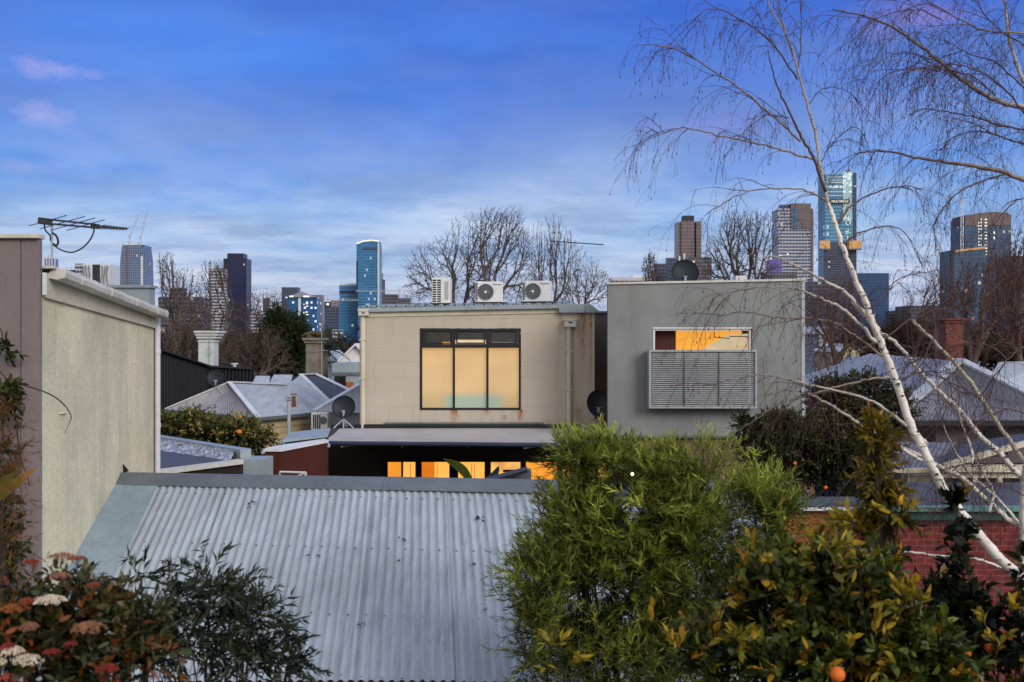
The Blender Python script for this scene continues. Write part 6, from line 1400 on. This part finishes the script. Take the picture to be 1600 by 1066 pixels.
limbs1 = [
 ([(1270, 249), (1229, 237), (1187, 225), (1131, 214), (1075, 201), (1040, 205), (1015, 214)], 4.5, 1.2, 7.2, MD, DKB, 9),
 ([(1251, 221), (1210, 184), (1165, 146), (1112, 109), (1056, 77), (1020, 71), (1000, 70)], 4.5, 1.2, 7.4, MD, DKB, 12),
 ([(1246, 124), (1206, 67), (1150, 26), (1105, 15), (1071, 45)], 3.5, 1, 7.6, DKB, DKB, 12),
 ([(1289, 313), (1265, 300), (1240, 295), (1188, 296), (1155, 305), (1127, 320), (1105, 335)], 4, 1.2, 7.4, MD, DKB, 6),
 ([(1310, 349), (1322, 331), (1338, 317), (1375, 298), (1413, 291), (1440, 296)], 4.5, 1.5, 8.6, DKB, DKB, 6),
 ([(1319, 383), (1335, 368), (1356, 360), (1394, 354), (1420, 372), (1442, 418)], 3.5, 1.2, 8.5, DKB, DKB, 6),
 ([(1233, 184), (1213, 181), (1195, 180), (1165, 188)], 2.5, 1, 7.6, DKB, DKB, 3),
 ([(1246, 112), (1251, 75), (1252, 40), (1253, -10)], 2.8, 1.5, 8.1, DKB, DKB, 5),
 ([(1281, 255), (1300, 225), (1330, 200), (1345, 205), (1358, 230)], 2.2, 1, 8.5, DKB, DKB, 5),
 ([(1262, 165), (1285, 140), (1320, 140), (1345, 165)], 2.2, 1, 8.5, DKB, DKB, 5),
 ([(1240, 90), (1225, 40), (1214, 5), (1205, -40)], 3, 2, 8.2, MD, DKB, 6),
 ([(1369, 535), (1347, 511), (1320, 486), (1289, 469), (1262, 458), (1240, 450), (1188, 449), (1145, 457), (1118, 485)], 8, 1.4, 7.2, LT, DKB, 12),
 ([(1373, 516), (1350, 491), (1323, 459), (1289, 440), (1262, 425), (1235, 412), (1205, 400), (1180, 405)], 9, 1.6, 7.4, LT, MD, 8),
 ([(1386, 564), (1357, 540), (1330, 520), (1305, 505), (1266, 497), (1216, 497), (1160, 487), (1120, 497)], 5, 1.2, 7.3, MD, DKB, 12),
 ([(1447, 694), (1425, 672), (1400, 652), (1357, 625), (1296, 608), (1250, 597), (1200, 586), (1160, 590), (1098, 604)], 8, 1.4, 7.2, LT, DKB, 14),
 ([(1392, 590), (1350, 594), (1300, 607), (1262, 618), (1216, 632), (1174, 660), (1130, 685)], 5, 1.2, 7.3, MD, DKB, 8),
 ([(1440, 720), (1406, 699), (1367, 677), (1320, 647), (1285, 625), (1262, 615)], 8, 4, 7.6, LT, MD, 5),
 ([(1412, 595), (1440, 570), (1452, 540), (1462, 520), (1456, 478)], 3.5, 1.2, 8.6, DKB, DKB, 6),
 ([(1400, 600), (1425, 585), (1462, 582), (1500, 612), (1528, 620)], 3, 1.2, 8.6, DKB, DKB, 7),
 ([(1345, 545), (1380, 530), (1420, 500), (1450, 480), (1458, 472)], 4, 1.5, 8.4, DKB, DKB, 5),
 ([(1350, 480), (1375, 470), (1400, 440), (1430, 428), (1470, 422)], 3, 1.2, 8.6, DKB, DKB, 6),
 ([(1442, 700), (1420, 690), (1395, 700), (1365, 722), (1340, 740)], 3.5, 1.4, 7.7, DKB, DKB, 5),
 ([(1600, 900), (1560, 885), (1520, 872), (1470, 868), (1412, 862)], 6, 4, 7.8, LT, LT, 2),
 ([(1452, 720), (1480, 735), (1500, 745), (1526, 768), (1554, 793), (1580, 815), (1612, 830)], 8, 12, 8.2, LT, LT, 4),
 ([(1369, 680), (1390, 690), (1403, 698), (1431, 708), (1455, 722)], 5, 7, 8.1, LT, LT, 3),
]
birch('main leaning birch with peeling white trunk crossing the towers from lower right', [(tr1, 22, 7.5, D8-.6, D8, LT, LT), (tr1b, 7.5, 2, D8, D8, (.48, .45, .42), MD), (dk1, 6, 2, D8-.05, 7.8, DKB, DKB)], limbs1, PZ(1660, D8-.6, 0))
tr2 = [(1660, 800), (1620, 765), (1590, 740), (1558, 705), (1530, 680), (1503, 647), (1472, 616), (1442, 586), (1415, 552), (1390, 528), (1372, 516), (1330, 470)]
tr3 = [(1650, 800), (1610, 738), (1586, 700), (1562, 667), (1533, 623), (1508, 586), (1467, 542), (1433, 508), (1425, 500)]
tr4 = [(1598, 1000), (1598, 860), (1599, 790), (1602, 740), (1610, 690)]
limbs2 = [
 ([(1590, 815), (1560, 780), (1520, 745), (1498, 715), (1485, 690), (1470, 655), (1462, 640)], 6, 2, 8.4, LT, MD, 5),
 ([(1545, 800), (1552, 770), (1535, 735), (1520, 712), (1512, 680)], 6, 2.5, 8.4, LT, MD, 4),
 ([(1520, 725), (1518, 700), (1508, 680), (1500, 650), (1488, 610), (1483, 575)], 5, 2, 8.5, LT, MD, 5),
 ([(1572, 560), (1545, 540), (1500, 539), (1470, 548), (1440, 560), (1400, 580)], 3, 1.4, 8.3, DKB, DKB, 8),
 ([(1620, 535), (1590, 548), (1560, 580), (1545, 600)], 4, 1.5, 8.4, MD, DKB, 6),
 ([(1533, 623), (1500, 605), (1470, 590), (1440, 565), (1420, 562)], 3, 1.3, 8.3, DKB, DKB, 6),
 ([(1620, 655), (1580, 640), (1545, 650), (1510, 680), (1480, 710), (1450, 720)], 3, 1.3, 7.8, DKB, DKB, 8),
 ([(1600, 700), (1560, 720), (1530, 728), (1500, 726), (1460, 740)], 3, 1.3, 7.8, DKB, DKB, 7),
 ([(1610, 780), (1570, 760), (1540, 762), (1500, 790), (1450, 800)], 2.6, 1.2, 7.8, DKB, DKB, 7),
]
birch('second birch with three slim pale trunks leaning left in front of the grey hip roof', [(tr2, 13, 5, 8.5, 8.8, LT, LT), (tr3, 9, 6, 8.9, 9.2, (.50, .45, .36), (.45, .40, .30)), (tr4, 14, 13, 8.1, 8.1, LT, LT)], limbs2, PZ(1640, 8.6, 0))
limbs3 = [
 ([(1640, 180), (1600, 169), (1560, 158), (1525, 139), (1490, 115), (1461, 90), (1430, 66), (1405, 49), (1370, 32), (1338, 22), (1300, 15)], 11, 2, 8.4, (.42, .40, .40), DKB, 26),
 ([(1660, 300), (1600, 281), (1563, 268), (1520, 260), (1476, 253), (1430, 246), (1394, 238), (1360, 237), (1335, 240)], 10, 1.8, 8.2, MD, DKB, 14),
 ([(1575, 272), (1540, 281), (1506, 296), (1485, 312), (1465, 338), (1460, 360), (1462, 400)], 4, 1.2, 7.8, DKB, DKB, 8),
 ([(1640, 235), (1600, 225), (1565, 214), (1536, 206), (1510, 207), (1488, 216), (1470, 235)], 4, 1.3, 7.8, DKB, DKB, 9),
 ([(1640, 212), (1600, 203), (1560, 195), (1525, 184), (1480, 175), (1443, 171), (1420, 180)], 4, 1.3, 8.2, DKB, DKB, 14),
 ([(1610, 190), (1570, 140), (1530, 112), (1490, 100), (1460, 108), (1440, 125)], 3.5, 1.2, 8.0, DKB, DKB, 12),
 ([(1620, 160), (1580, 118), (1550, 95), (1515, 85), (1490, 70)], 3.5, 1.2, 8.0, DKB, DKB, 10),
 ([(1555, 150), (1520, 120), (1470, 110), (1420, 108), (1380, 120), (1362, 160)], 2.6, 1, 7.9, DKB, DKB, 12),
 ([(1640, 60), (1590, 52), (1540, 48), (1500, 30), (1455, 5), (1420, -20)], 4, 1.5, 8.0, MD, DKB, 12),
 ([(1600, 130), (1585, 90), (1575, 50), (1572, 10), (1560, -30)], 7, 4, 8.2, (.42, .40, .40), MD, 10),
 ([(1640, 100), (1600, 70), (1560, 45), (1530, 10), (1515, -20)], 3, 1.5, 8.0, DKB, DKB, 12),
 ([(1640, 330), (1600, 310), (1570, 330), (1548, 360), (1540, 385)], 3, 1.2, 8.0, DKB, DKB, 8),
 ([(1470, 30), (1430, 15), (1380, 25), (1345, 55), (1330, 90)], 2.5, 1, 7.9, DKB, DKB, 10),
 ([(1500, 120), (1465, 105), (1430, 85), (1395, 85), (1370, 100)], 2.5, 1, 7.9, DKB, DKB, 10),
]
birch('overhanging birch crown with drooping twigs filling the top right corner', [([(1700, 1000), (1690, 600), (1660, 300), (1640, 180), (1622, 60), (1600, -60)], 26, 10, 8.6, 8.3, LT, LT)], limbs3, PZ(1700, 8.6, 0), L=.62)
